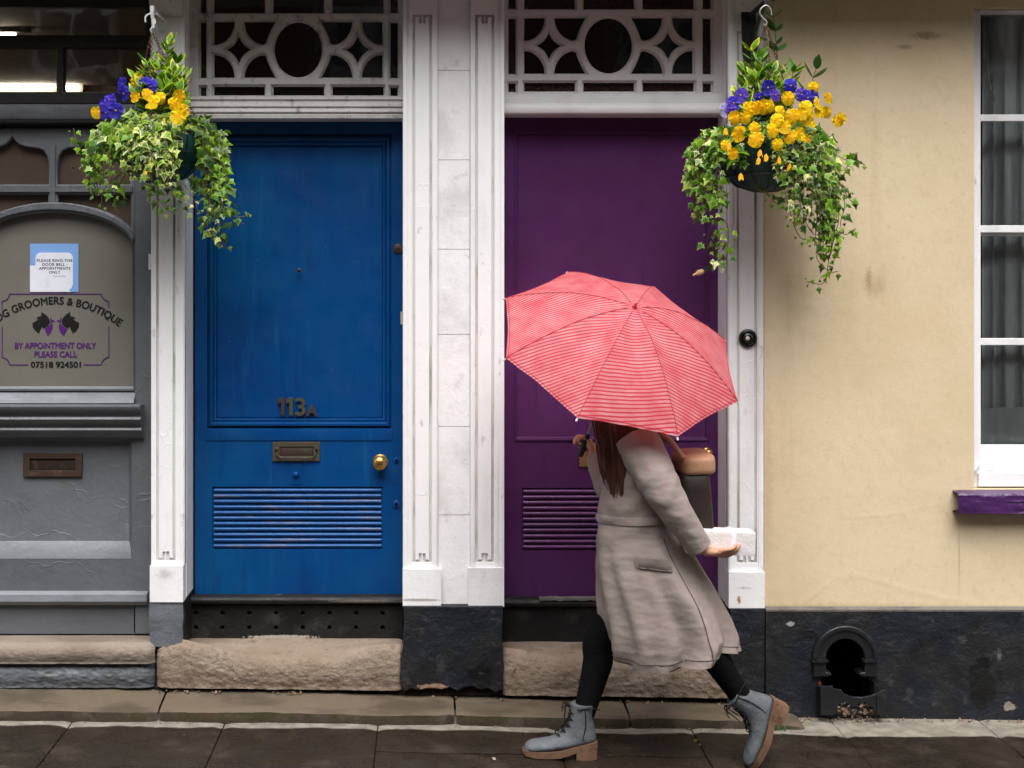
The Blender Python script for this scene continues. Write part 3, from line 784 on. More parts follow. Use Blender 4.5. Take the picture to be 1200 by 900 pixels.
# grass tuft where the stone course ends
mb = MB()
for i in range(26):
    x = XX(912 + rng.uniform(-6, 10), -.19); y = -0.195 + rng.uniform(-.01, .01); h = rng.uniform(.012, .03)
    a = rng.uniform(0, 6.28); b = Vector((x, y, gz(x))); tip = b + Vector((math.cos(a) * .012, math.sin(a) * .012, h))
    mb.tube([b, (b + tip) / 2 + Vector((0, 0, h * .2)), tip], [.0014, .0011, .0003], 4)
gm = mat('weed_green', (0.06, 0.10, 0.025), 0.7, 0.3)
tag(mb.build('weed_tuft', gm), 'tiny green weed tuft at the end of the low stone course', 'weed', None)

# ================================================================ pilasters
def groove_holes(gl, gr, ytop, ybot, Y, hook=7.5, w=3.1):
    """two fret grooves, each turning inwards at both ends with a short return"""
    out = []
    for s, g in ((1, gl), (-1, gr)):
        pts = []
        if ytop is not None:
            pts += [(g + s * hook, ytop + 9), (g + s * hook, ytop), (g, ytop)]
        else: pts += [(g, -20)]
        pts += [(g, ybot), (g + s * hook, ybot), (g + s * hook, ybot - 9)]
        hw = w / 2
        # thick polyline, right angles only
        L_, R_ = [], []
        for i, p in enumerate(pts):
            d0 = Vector((p[0] - pts[i - 1][0], p[1] - pts[i - 1][1])).normalized() if i > 0 else None
            d1 = Vector((pts[i + 1][0] - p[0], pts[i + 1][1] - p[1])).normalized() if i < len(pts) - 1 else None
            d0 = d0 or d1; d1 = d1 or d0
            n0 = Vector((-d0.y, d0.x)); n1 = Vector((-d1.y, d1.x))
            off = (n0 + n1) if (n0 - n1).length > 1e-3 else n0
            L_.append((p[0] + off.x * hw, p[1] + off.y * hw)); R_.append((p[0] - off.x * hw, p[1] - off.y * hw))
        out.append(pxpoly(L_ + R_[::-1], Y))
    return out
def pilaster(name, label, x0, x1, gl, gr, ytop, ybot, blk, base_py, m, beads, back=0.215, y=0.0, capital=True):
    t = thing('door_pilaster', label, 'pilaster', (XX((x0 + x1) / 2), 0, ZZ(base_py)), 'white pilasters beside the doors')
    mb = MB()
    zt = 2.955
    outer = [(XX(x0), ZZ(blk[0])), (XX(x1), ZZ(blk[0])), (XX(x1), zt), (XX(x0), zt)]
    mb.plate(outer, groove_holes(gl, gr, ytop, ybot, 0), y, y + 0.008, bevel=0.0014)
    for b0, b1, d in beads:
        mb.pbox(b0, b1, -30, blk[0] - 0.5, y - d, y + 0.004, 0)
    mb.build('shaft', m, t)
    mb = MB(); mb.box(XX(x0) + .002, XX(x1) - .002, y + 0.0078, y + 0.05, ZZ(blk[0]), zt); mb.build('groove_bed', M['grime'], t)
    mb = MB(); mb.box(XX(x0) + .0008, XX(x1) - .0008, y + 0.0505, back, ZZ(base_py - 1), zt); mb.build('jamb', m, t, bevel=0.002)
    mb = MB(); mb.pbox(blk[2], blk[3], blk[0], blk[1], y - 0.018, y + 0.052, 0); mb.build('base_block', M['white'], t, bevel=0.004)
    return t
p1 = pilaster('l', 'white fluted pilaster between the grey shop door and the blue door', 177, 216.5, 184.6, 204, 62, 655.5, (662, 704.5, 176.5, 215.5), 704, M['white'], [(211.5, 215.5, .007)])
mb = MB(); mb.pbox(176, 214.5, 705, 757, -0.012, 0.08, 0)
bmesh.ops.subdivide_edges(mb.bm, edges=mb.bm.edges[:], cuts=8, use_grid_fill=True)
for v in mb.bm.verts: v.co += Vector((nz(v.co.x, v.co.z, 0, 25), nz(v.co.x, v.co.z, 5, 12), nz(v.co.x, v.co.z, 9, 25))) * 0.005
mb.build('foot_block', M['grey_stone'], p1)
mb = MB(); mb.box(XX(177), XX(215), 0.081, 0.215, ZZ(757), ZZ(704.5)); mb.box(XX(214), XX(216), 0.01, 0.215, ZZ(757), ZZ(704.5)); mb.build('foot_side', M['black_board'], p1)
p2 = pilaster('c', 'white fluted pilaster on the right edge of the blue door', 472, 513, 485, 504.5, 18.5, 657.5, (666, 709, 472, 517), 709, M['white'], [(473, 476.5, .008), (479, 482, .004), (507, 511, .006)])
p3 = pilaster('c', 'white fluted pilaster on the left edge of the purple door', 551, 591, 558.5, 577.5, 18.5, 657.5, (664.5, 710, 548.5, 590.5), 710, M['white'], [(552, 555.5, .006), (580, 583.5, .004), (587, 590.5, .008)])
p4 = pilaster('r', 'white fluted pilaster between the purple door and the cream wall', 853, 895, 865, 885.5, 38, 658, (669.5, 711.5, 853, 895), 711, M['white'], [(854, 858, .008), (889, 893, .004)], back=0.213)
# flat stuccoed strip between the middle pilasters, in courses
st = thing('stucco_strip', 'flat white stucco strip in courses between the two middle pilasters', 'wall', (XX(532), 0, ZZ(709)))
mb = MB()
jt = [-60, 82, 187, 292, 392, 500, 604, 709]
for a, b in zip(jt, jt[1:]):
    mb.pbox(513.2, 550.8, a + .35, b - .35, 0.012, 0.2, 0)
mb.build('stucco_courses', M['stucco'], st, bevel=0.0025)
mb = MB(); mb.pbox(513.2, 550.8, -40, 709, 0.016, 0.19, 0); mb.build('joint_bed', M['grime'], st)
# black plinths
def rough_block(name, pts, y0, y1, m, parent=None, label=None, cat=None, group=None, amp=0.004):
    mb = MB()
    mb.plate(pxpoly(pts, y0), [], y0, y1, bevel=0.005, res=2)
    o = mb.build(name, m, parent)
    if label: tag(o, label, cat, group)
    return o
rng = random.Random(8)
bot = [(590 - i * 9.0, 808 + rng.uniform(-4, 2.5) + (0 if 2 < i < 11 else 2)) for i in range(14)]
edgeR = [(590 + rng.uniform(-1.5, .5), y) for y in range(740, 806, 8)]
edgeL = [(472.5 + (-3 if y > 765 else 0) + rng.uniform(-1, 1), y) for y in range(800, 715, -8)]
rough_block('black_plinth_block', [(473, 710.5), (589.5, 710.5)] + edgeR + bot + edgeL, -0.03, 0.2, M['black'], None, 'cracked black painted plinth block below the two middle pilasters', 'plinth')
rough_block('black_plinth_block', [(856, 713), (896.5, 713.5), (896.5, 838), (858, 836), (857, 790)], -0.022, 0.19, M['black'], None, 'narrow black plinth block under the pilaster by the cream wall', 'plinth')
mb = MB(); mb.pbox(466, 600, 800, 815, 0.0, 0.2, 0); tag(mb.build('plinth_footing', M['dark_gap']), 'dark footing strip under the black middle plinth', 'footing')

# ================================================================ stone steps
def step(name, label, pxa, pxb, tread_back, nose, bottom, yb=0.185, yf=-0.02, m=None, amp=0.006, kind='rough'):
    """nose: px->py of the worn front edge; a rough block with a hollowed tread"""
    mb = MB()
    xa, xb = XX(pxa), XX(pxb)
    def f(u, w):
        x = xa + (xb - xa) * u
        px = pxa + (pxb - pxa) * u
        e = min(u, 1 - u) * (xb - xa)
        zb = ZZ(tread_back, yb); zn = ZZ(nose(px), yf); z0 = ZZ(bottom(px), yf)
        edge = max(0, 1 - e / 0.03)
        if w < 0.45:
            t = w / 0.45
            y = yb + (yf + 0.02 - yb) * t
            z = zb + (zn + 0.012 - zb) * (t ** 1.7)
        else:
            t = (w - 0.45) / 0.55
            z = (zn + 0.012) + (z0 - zn - 0.012) * t
            rnd = math.exp(-t * 9) * 0.02
            y = yf + rnd - 0.01 * math.sin(min(1, t * 1.1) * PI)
            y += amp * 0.7 * nz(x, z, 1, 14) + amp * 0.7 * nz(x, z, 2, 42) + amp * 0.6 * nz(x, z, 2, 95)
        y += edge * edge * 0.025
        z += amp * 0.35 * nz(x, y, z, 12) - edge * edge * 0.012 * (w < 0.6)
        return (x, y, z)
    mb.grid(f, int((xb - xa) / 0.008), 60)
    return tag(mb.build(name, m, normals=False), label, 'step', 'stone steps below the doors')
def nose_blue(px):
    return np_interp(px, [183, 215, 240, 290, 340, 395, 425, 445, 472], [757, 754, 760, 772, 776, 774, 764, 760, 759])
def nose_purple(px):
    return np_interp(px, [588, 608, 640, 700, 760, 820, 860], [763, 766, 773, 778, 779, 774, 768])
step('door_step', 'worn tan sandstone step hollowed in the middle, under the blue door', 184, 472, 748, nose_blue, lambda p: 806 + (p - 184) * .012, m=M['step'])
step('door_step', 'rough tan sandstone step behind the walking person, under the purple door', 588, 858, 752, nose_purple, lambda p: 815 + (p - 588) * .012, m=M['step'])
step('door_step', 'brown stone step under the grey shop door', -220, 182.5, 742, lambda p: 757.5, lambda p: 778, yb=0.16, yf=-0.035, m=M['step_smooth'], amp=0.003)
o = step('stone_course', 'grey painted stone course under the shop door step', -220, 181, 776, lambda p: 781, lambda p: 806, yb=0.05, yf=-0.012, m=M['grey_stone'], amp=0.006)
o['category'] = 'stone course'; del o['group']
mb = MB(); mb.pbox(-260, 935, 800, 826, 0.012, 0.2, 0); tag(mb.build('step_footing', M['dark_gap']), 'dark footing strip in the gap under the stone steps', 'footing')
mb = MB(); mb.pbox(181.5, 186, 752, 812, 0.004, 0.1, 0); tag(mb.build('mortar_joint', M['dark_gap']), 'dark mortar joint between the shop step and the blue door step', 'joint')

# wall further left, beyond the shop
lw = thing('neighbour_wall', 'plain white wall left of the grey shop front', 'wall', (-3.5, 0, 0))
mb = MB(); mb.box(-6, XX(-60), 0.0, 0.3, -0.3, 2.955); mb.build('wall_face', M['white'], lw)
# ================================================================ blue and purple doors
DY = 0.2
def D(px0, px1, py0, py1, Y): return (XX(px0, DY), XX(px1, DY), ZZ(py1, DY), ZZ(py0, DY), Y)
def louvre(parent, px0, px1, py0, py1, n, m, yface):
    mb = MB()
    h = (py1 - py0) / n
    x0, x1 = XX(px0 + .7, DY), XX(px1 - .7, DY)
    rng = random.Random(int(px0))
    for i in range(n):
        c = py0 + h * (i + 0.5)
        z = ZZ(c, DY); hz = h * 0.5 * (CAM_D + DY) / FPX
        dz = rng.uniform(-.0006, .0006)
        prof = [(yface + .014, z - hz * .74)]
        for k in range(9):
            a = -PI / 2 + PI * k / 8
            prof.append((yface + .008 - .0115 * math.cos(a), z + dz + hz * .74 * math.sin(a)))
        prof.append((yface + .014, z + hz * .74))
        mb.ext_x(x0, x1, prof)
    mb.build('louvre', m, parent, smooth=50)
    mb = MB(); mb.pbox(px0 - 2, px1 + 2, py0 - 2, py1 + 2, yface + .013, yface + .02, DY); mb.build('louvre_backing', m, parent)

def leaf(parent, name, o, panel, lv, m, mould_in, y=DY, depth=0.014):
    x0, x1, t, b = o
    mb = MB()
    outer = prect(x0, x1, t, b, DY)
    mb.plate(outer, [prect(*panel, DY), prect(*lv, DY)], y, y + 0.04, bevel=0.0012)
    mb.build(name, m, parent)

# ---- blue
bd = thing('blue_door', 'royal blue panelled front door with louvred vent, numbered 113A', 'door', (XX(350, DY), DY, ZZ(697, DY)))
leaf(bd, 'door_leaf', (228.3, 471.5, 142, 697), (243, 459, 157, 502), (249, 448, 570.5, 643.5), M['blue'], 11)
mb = MB()
mb.rects([D(243, 459, 157, 502, DY + .003), D(243, 459, 157, 502, DY + .020), D(245, 457, 159, 500, DY + .019), D(245.8, 456.2, 160, 499.2, DY + .008), D(248.5, 453.5, 163, 496.5, DY + .006), D(250, 452, 165.5, 494.5, DY + .016), D(251, 450.5, 167, 493, DY + .012), D(252.8, 448.6, 170, 491, DY + .014), D(253.2, 448.2, 171, 490.4, DY + .025), D(254, 447.4, 172.3, 489.4, DY + .022)])
mb.build('door_panel', M['blue'], bd, smooth=25)
mb = MB()
mb.rects([D(241, 459.5, 503.5, 516, DY + .002), D(241, 459.5, 503.5, 516, DY - .004), D(242.5, 459, 505, 514.8, DY - .005)])
mb.build('lock_rail', M['blue'], bd)
mb = MB(); mb.pbox(228.3, 471.5, 133, 142.2, DY + .005, DY + .05, DY)
mb.build('head_rebate', M['blue'], bd)
louvre(bd, 250, 447.5, 571.5, 643, 11, M['blue_worn'], DY)
mb = MB(); mb.pbox(249.6, 250.1, 644, 696, DY - .0006, DY + .004, DY); mb.pbox(240, 240.4, 520, 560, DY - .0006, DY + .004, DY); mb.build('joint_line', M['slot_dark'], bd)
# letter plate with hinged flap
lp = MB()
lp.plate(prect(319.5, 375, 518, 540.5, DY - .005), [prect(328, 367, 523.5, 534.5, DY - .005)], DY - .008, DY + .001, bevel=.0015, res=2)
lpo = lp.build('letter_plate', M['bronze_green'], bd)
mb = MB(); mb.rects([D(328.5, 366.5, 524, 534, DY + .001), D(328.5, 366.5, 524, 534, DY - .003), D(331, 364, 526, 532.5, DY - .005)])
mb.build('flap', M['bronze'], lpo)
mb = MB()
mb.tube(smoothpath([W(326, 527, DY - .010), W(325, 533, DY - .018), W(330, 536.5, DY - .020), W(347, 537, DY - .021), W(364, 536.5, DY - .020), W(369, 533, DY - .018), W(368, 527, DY - .010)], 4), .0035, 8)
for x in (324, 370.5): mb.lathe([(0, -.004), (.007, -.004), (.008, .004), (.005, .009), (0, .010)], W(x, 526, DY - .010), (0, -1, 0), 14)
mb.build('pull_handle', M['bronze'], lpo)
# number
one = [(325.3, 468.8), (329.2, 465.8), (333.3, 465.8), (333.6, 487), (329.4, 487), (329.2, 471.8), (326.2, 473)]
for dx, mk in ((0, 'bronze'), (9.6, 'bronze_green')):
    mb = MB(); mb.plate(pxpoly([(x + dx, y) for x, y in one], DY + .006), [], DY + .006, DY + .014, bevel=.001)
    mb.build('number_character', M[mk], bd)
for ch, px, w, base, cap, mk in (('3', 352, 11, 486.4, 19.8, 'bronze_green'), ('A', 365.4, 11.6, 487, 12.8, 'bronze')):
    mb = MB(); put_text(mb, ch, px, base, DY + .009, width_px=w, cap_px=cap, thick=.003, bold=.0022)
    mb.build('number_character', M[mk], bd)
# knob
def knob(parent, px, py, r, m, Y=DY):
    mb = MB()
    mb.lathe([(0, 0), (r * 1.05, 0), (r * 1.05, .004), (r * .8, .007), (r * .45, .010), (r * .42, .020), (r * .75, .027), (r * .98, .036), (r, .043), (r * .9, .052), (r * .55, .059), (r * .2, .061), (0, .0612)], W(px, py, Y), (0, -1, 0), 28)
    return mb.build('door_knob', m, parent, smooth=60)
kb = knob(bd, 445.5, 541.5, .031, M['brass'])
mb = MB(); mb.box(XX(445.5, DY) - .012, XX(445.5, DY) + .012, DY - .0635, DY - .0605, ZZ(541.5, DY) - .0012, ZZ(541.5, DY) + .0012); mb.build('knob_slot', M['slot_dark'], kb)
def rose(parent, name, px, py, r, m, hole=None):
    mb = MB(); mb.lathe([(0, .001), (r, .001), (r, .005), (r * .8, .007), (0, .0072)], W(px, py, DY), (0, -1, 0), 22)
    o = mb.build(name, m, parent, smooth=50)
    if hole:
        mb = MB(); c = W(px, py, DY - .0075)
        mb.lathe([(0, 0), (hole, 0), (hole, .001), (0, .001)], c, (0, -1, 0), 10)
        mb.box(c.x - hole * .45, c.x + hole * .45, c.y - .0012, c.y, c.z - hole * 2.2, c.z)
        mb.build('keyhole', M['hole'], o)
    return o
rose(bd, 'upper_lock', 467, 291.5, .0205, M['bronze'], .003)
rose(bd, 'peephole', 350.5, 317, .009, M['bronze'], .003)
rose(bd, 'mortice_lock', 464.5, 539, .0105, M['blue'], .0045)
rose(bd, 'lower_lock', 464.5, 591, .0165, M['blue'], .006)
mb = MB(); mb.rects([D(341, 353.5, 544, 568, DY + .001), D(341, 353.5, 544, 568, DY - .0022), D(342, 352.5, 545, 567, DY - .003)])
mb.lathe([(.009, 0), (.0125, .004), (.0125, .009), (.008, .013), (0, .0145)], W(347, 556, DY - .002), (0, -1, 0), 18)
for y in (547.5, 566): mb.lathe([(.004, 0), (.004, .0015), (0, .0022)], W(347, y, DY - .003), (0, -1, 0), 10)
mb.build('painted_over_bell', M['blue'], bd, smooth=50)
mb = MB(); mb.rects([D(456, 468, 548, 567, DY + .001), D(456, 468, 548, 567, DY - .0012), D(456.6, 467.4, 548.6, 566.4, DY - .0016)]); mb.build('cover_plate', M['blue'], bd)
mb = MB(); mb.pbox(469.3, 472, 365, 380, DY - .012, DY + .01, DY); mb.build('latch_keep', M['leaf_pale'], bd, bevel=.001)
# weather bar and kick board
def sill_board(parent, x0, x1, ytop, ybar, ybot, holes):
    mb = MB()
    zc = ZZ((ytop + ybar) / 2, DY - .03); r = (ybar - ytop) / 2 * (CAM_D + DY) / FPX
    prof = [(DY + .04, zc - r)] + [(DY - .02 - .03 * math.cos(a), zc + r * math.sin(a)) for a in [-PI / 2 + PI * k / 10 for k in range(11)]] + [(DY + .04, zc + r)]
    mb.ext_x(XX(x0, DY), XX(x1, DY), prof)
    mb.build('weather_bar', M['black_board'], parent, smooth=50)
    mb = MB()
    hl = []
    for hx, hy in holes:
        c = W(hx, hy, DY - .015); hl.append(ell(c.x, c.z, .0088, .0088, 0, 2 * PI * 11 / 12, 11))
    mb.plate(prect(x0, x1, ybar + .8, ybot + 4, DY - .015), hl, DY - .015, DY + .03, bevel=.0018)
    mb.build('kick_board', M['black_board'], parent)
    if holes:
        mb = MB(); mb.pbox(x0 + 2, x1 - 2, ybar + 2, ybot, DY + .012, DY + .02, DY); mb.build('vent_shade_sheet', M['hole'], parent)
sill_board(bd, 221, 472, 698, 708.5, 747, [(229.5 + 31.3 * i, y) for i in range(8) for y in (718.3, 735.5)])

# ---- purple
pd = thing('purple_door', 'deep purple panelled front door with louvred vent and brass letter plate', 'door', (XX(717, DY), DY, ZZ(700, DY)))
leaf(pd, 'door_leaf', (590.5, 843, 137, 700), (603.5, 829.5, 153, 516.5), (611.5, 822, 572, 645), M['purple'], 11)
mb = MB()
mb.rects([D(603.5, 829.5, 153, 516.5, DY + .002), D(603, 830, 152.6, 517, DY - .004), D(604, 829, 154.5, 515.2, DY - .006), D(605.5, 827.5, 156.8, 513.2, DY - .004), D(606.3, 826.8, 157.8, 512, DY + .008), D(607.5, 825.6, 159, 511, DY + .009)])
mb.build('door_panel', M['purple'], pd, smooth=25)
mb = MB(); mb.pbox(590.5, 843, 130, 137.2, DY + .005, DY + .05, DY); mb.build('head_rebate', M['purple'], pd)
louvre(pd, 612.5, 821.5, 573, 644.5, 11, M['purple_slat'], DY)
lp = MB(); lp.plate(prect(679, 757, 519, 547, DY - .004), [prect(687, 749, 526.5, 540, DY - .004)], DY - .006, DY + .001, bevel=.001, res=2)
lpo = lp.build('letter_plate', M['brass_plate'], pd)
mb = MB(); mb.rects([D(687.5, 748.5, 527, 539.5, DY + .001), D(687.5, 748.5, 527, 539.5, DY - .002)]); mb.build('flap', M['brass_plate'], lpo)
knob(pd, 828, 529, .017, M['brass'])
rose(pd, 'upper_lock', 833, 292, .0185, M['bronze'], .003)
sill_board(pd, 589, 858, 701, 712, 751, [])
mb = MB()
rng = random.Random(2)
pts = [(632 + i * 6, 700.6 + rng.uniform(-.3, .6)) for i in range(28)]
mb.plate(pxpoly(pts + [(x, y + 2.4 + rng.uniform(-.8, 1.2)) for x, y in pts[::-1]], DY - .052), [], DY - .0555, DY - .02); mb.build('worn_edge', M['stone_edge'], pd)

# ================================================================ fanlights
FY = 0.135
def fan_holes(dx, dy, Y, bx):
    """glass openings of the tracery, px for the purple door shifted by (dx, dy)"""
    def T(pts): return pxpoly([(x + dx, y + dy) for x, y in pts], Y)
    def R4(a, b, c, d): return T([(a, c), (b, c), (b, d), (a, d)])
    rim, main = [], []
    L0, L1, R0, R1 = bx
    for (a, b) in ((L0, L1), (R0, R1)):
        rim += [R4(a, b, -12, 10), R4(a, b, 21.5, 86.5), R4(a, b, 97.5, 107.5)]
    for a, b in ((614.5, 674), (684, 743.5), (753.5, 813.5)):
        rim += [R4(a, b, -12, 10.5), R4(a, b, 96.5, 107)]
    cx, cy = 713.3, 53.3
    main.append(T([(cx + 28 * math.cos(2 * PI * i / 40), cy + 32.5 * math.sin(2 * PI * i / 40)) for i in range(40)]))
    for s in (-1, 1):
        def S(pts): return T([(cx + s * (x - cx), y) for x, y in pts])
        ctr = 643.5
        for v in (1, -1):
            def V(y): return cy + v * (y - cy)
            # outer corner quarter
            p = [(614.5, 20.5)] + [(614.5 + 24 * math.sin(PI / 2 * i / 9), 20.5 + 27 * math.cos(PI / 2 * i / 9)) for i in range(10)]
            main.append(S([(x, V(y)) for x, y in p]))
            # inner corner piece, its right side following the ring
            q = [(649.5 + 0.0, 20.5)] + [(674.5 - 24.5 * math.cos(PI / 2 * .92 * i / 8), 20.5 + 27 * math.sin(PI / 2 * .92 * i / 8)) for i in range(1, 9)]
            q += [(675.2, 46), (677.5, 39), (681, 31), (686.5, 20.5)]
            main.append(S([(x, V(y)) for x, y in q]))
        # concave diamond
        dm = []
        for k, (ax, ay) in enumerate(((1, 1), (-1, 1), (-1, -1), (1, -1))):
            a, b = ((ctr + 14.3, cy), (ctr, cy + 15.8), (ctr - 14.3, cy), (ctr, cy - 15.8))[k], ((ctr, cy + 15.8), (ctr - 14.3, cy), (ctr, cy - 15.8), (ctr + 14.3, cy))[k]
            for i in range(6):
                t = i / 6
                x = a[0] + (b[0] - a[0]) * t; y = a[1] + (b[1] - a[1]) * t
                q = 2.4 * math.sin(PI * t)
                dm.append((x - ax * q * .7, y - ay * q * .7))
        main.append(S(dm))
    return rim, main
def fanlight(label, dx, dy, x0, x1, bx, m, rim_mat, tb, group):
    t = thing('fanlight', label, 'fanlight', (XX((x0 + x1) / 2, FY), FY, ZZ(113, FY)), group)
    rim, main = fan_holes(dx, dy, FY, bx)
    outer = prect(x0, x1, -40, 113 + dy, FY)
    mb = MB()
    mb.plate(outer, rim + main, FY + .004, FY + .03, bevel=.004, res=1)
    # raised inner lines of the mouldings
    mb.plate(outer, rim + main, FY - .013, FY + .012, bevel=.003, offset=-.0065, res=1)
    mb.build('tracery', m, t, smooth=50)
    mb = MB()
    for h in main:
        xs = [p[0] for p in h]; zs = [p[1] for p in h]
    mb.box(XX(612 + dx, FY), XX(815 + dx, FY), FY + .022, FY + .026, ZZ(91.5 + dy, FY), ZZ(15.5 + dy, FY))
    mb.build('hall_shade_pane', M['dark_glass'], t)
    mb = MB()
    a, b = XX(x0 + 1, FY), XX(x1 - 1, FY)
    i0, i1 = XX(612 + dx, FY) - .0005, XX(815 + dx, FY) + .0005
    z0, z1, z2, z3 = ZZ(112 + dy, FY), ZZ(91.5 + dy, FY) - .0005, ZZ(15.5 + dy, FY) + .0005, ZZ(-39, FY)
    mb.box(a, b, FY + .022, FY + .026, z0, z1); mb.box(a, b, FY + .022, FY + .026, z2, z3)
    mb.box(a, i0, FY + .022, FY + .026, z1, z2); mb.box(i1, b, FY + .022, FY + .026, z1, z2)
    mb.build('border_pane', rim_mat, t)
    mb = MB(); mb.pbox(x0, x1, -40, 136, FY + .06, FY + .08, FY); mb.build('hall_shade_sheet', M['hole'], t)  # black sheet standing in for the unlit hallway
    # transom moulding
    mb = MB()
    y0 = tb[0]; n = tb[1:]
    prof = [(FY + .06, ZZ(tb[0], FY) + .001)]
    for (py, yy) in tb[1:]: prof.append((yy, ZZ(py, yy)))
    prof.append((FY + .06, prof[-1][1]))
    mb.ext_x(XX(x0 - 2, FY), XX(x1 + 2, FY), prof)
    mb.build('transom', m, t, smooth=50)
    return t
fanlight('grimy off-white fanlight with circle and diamond tracery, above the blue door', -364, 4.6, 218, 482, (599, 605.5, 821.5, 830), M['white_old'], M['dark_glass'],
    [112, (113, .10), (116, .088), (118.5, .100), (120, .085), (124.5, .080), (126.5, .092), (128, .078), (131, .074), (133, .086), (134.5, .078), (138.5, .080), (140, .11)], 'fanlights over the doors')
fanlight('clean white fanlight with dark red border panes and diamond tracery, above the purple door', 0, 0, 580, 856, (596, 604.5, 824, 833.5), M['white_clean'], M['red_glass'],
    [108, (110, .115), (114, .108), (115.5, .098), (121, .096), (122.5, .086), (124, .082), (128, .080), (131.5, .08), (133.5, .084), (135, .10)], 'fanlights over the doors')

# ================================================================ grey shop door
SY = 0.115
sd = thing('shop_door', 'grey painted shop door with arched frosted window and bronze letter plate', 'door', (XX(62, SY), SY, ZZ(742, SY)))
def rect_hole(x0, x1, y0, y1): return [(x0, y0), (x1, y0), (x1, y1), (x0, y1)]
def ogee(cx, hw, top, bot):
    r = [(0, 0), (3, 5), (8, 9.5), (16, 12.5), (hw - 12, 14), (hw - 6, 16.5), (hw - 2.2, 22), (hw, 31), (hw, bot - top)]
    pts = [(cx + x, top + y) for x, y in r] + [(cx - x, top + y) for x, y in r[::-1][:-1]]
    return pts
def archp(cx, hw, spring, rise, bot, n=30):
    return [(cx - hw * math.cos(PI * i / n), spring - rise * math.sin(PI * i / n)) for i in range(n + 1)] + [(cx + hw, bot), (cx - hw, bot)]
CX = 62
holes = [ogee(14.2, 42.5, 160, 216), ogee(109.8, 42.5, 160, 216)]
sp = lambda s: [(CX + s * 6, 228), (CX + s * 91, 228)] + [(CX + s * x, y) for x, y in ((91, 267), (87, 263), (80, 257), (68, 250), (54, 245), (38, 241), (22, 239), (6, 238))]
holes += [sp(1), sp(-1)]
holes += [archp(CX, 93.5, 292, 43, 456)]
mb = MB()
mb.plate(prect(-34.5, 158.5, 150, 458, SY), [pxpoly(h, SY) for h in holes], SY, SY + .045, bevel=.007, res=2)
ha = [(CX - 98 * math.cos(PI * i / 30), 290 - 53 * math.sin(PI * i / 30)) for i in range(2, 29)] + [(CX + 96 * math.cos(PI * i / 30), 293 - 47 * math.sin(PI * i / 30)) for i in range(2, 29)]
mb.plate(pxpoly(ha, SY), [], SY - .010, SY + .012, bevel=.005, res=2)
mb.pbox(CX - 3, CX + 3, 170, 240, SY - .008, SY + .01, SY)
mb.pbox(-31, 155, 219.5, 225, SY - .009, SY + .01, SY)
mb.build('glazed_frame', M['grey'], sd, smooth=45)
mb = MB(); mb.pbox(-33, 157, 233, 457, SY + .040, SY + .046, SY)
pane = mb.build('arched_pane', M['frost'], sd)
mb = MB()
mid = [(CX + 97 * math.cos(PI * i / 24), 291 - 48 * math.sin(PI * i / 24)) for i in range(25)]
mb.plate(pxpoly([(-34, 152), (158, 152)] + [(158, 290)] + mid[1:-1] + [(-34, 290)], SY), [], SY + .034, SY + .039)
mb.build('upper_pane', M['frost_brown'], sd)
# jambs
mb = MB()
mb.pbox(158.7, 177.5, 112, 742, SY - .004, SY + .06, SY); mb.pbox(-53.5, -34.7, 112, 742, SY - .004, SY + .06, SY)
mb.build('door_frame', M['grey'], sd, bevel=.003)
mb = MB(); mb.pbox(156.8, 158.6, 150, 742, SY + .004, SY + .05, SY); mb.pbox(-34.6, -33, 150, 742, SY + .004, SY + .05, SY); mb.build('frame_gap', M['grey_stone'], sd)
# transom fascia
mb = MB()
mb.ext_x(XX(-54, SY), XX(177, SY), [(SY + .05, ZZ(121, .05)), (.06, ZZ(122, .06)), (.048, ZZ(124, .048)), (.046, ZZ(137, .046)), (.052, ZZ(139.5, .052)), (.075, ZZ(141, .075)), (.08, ZZ(143, .08)), (SY + .01, ZZ(144, SY)), (SY + .05, ZZ(150.5, SY))])
mb.build('transom', M['grey'], sd, smooth=40)
# dark frame of the top lights
mb = MB()
mb.plate(prect(-54, 180, -45, 121.5, SY), [pxpoly(rect_hole(-46, 66, 56, 107.5), SY), pxpoly(rect_hole(74, 171, 56, 107.5), SY), pxpoly(rect_hole(-46, 171, 7.5, 41), SY), pxpoly(rect_hole(-46, 171, -36, -2), SY)], SY + .0, SY + .05, bevel=.004)
mb.build('top_light_frame', M['dark_frame'], sd)
mb = MB(); mb.pbox(-50, 177, -42, 110, SY + .03, SY + .034, SY); mb.build('top_light_pane', M['glass'], sd)
# sill and big moulding
mb = MB()
mb.ext_x(XX(-33, SY), XX(158.5, SY), [(SY + .04, ZZ(453.5, SY)), (SY + .028, ZZ(454.5, SY + .028)), (SY - .03, ZZ(469, SY - .03)), (SY - .034, ZZ(472.5, SY - .034)), (SY + .04, ZZ(474, SY))])
mb.build('window_sill', M['grey_light'], sd, smooth=25)
mb = MB()
pf = [(474, .032), (476.5, .022), (480, .024), (484, .042), (487.5, .054), (488.5, .050), (489, .036), (491.5, .032), (494, .038), (498, .060), (501, .066), (501.6, .054), (504, .050), (507, .060), (511, .082), (513.5, .09)]
a = [(SY + .04, ZZ(474, SY))] + [(y, ZZ(py, y)) for py, y in pf] + [(SY + .04, ZZ(516, SY))]
mb.ext_x(XX(-42, .05), XX(165.5, .05), a)
mb.build('waist_moulding', M['grey'], sd, smooth=45)
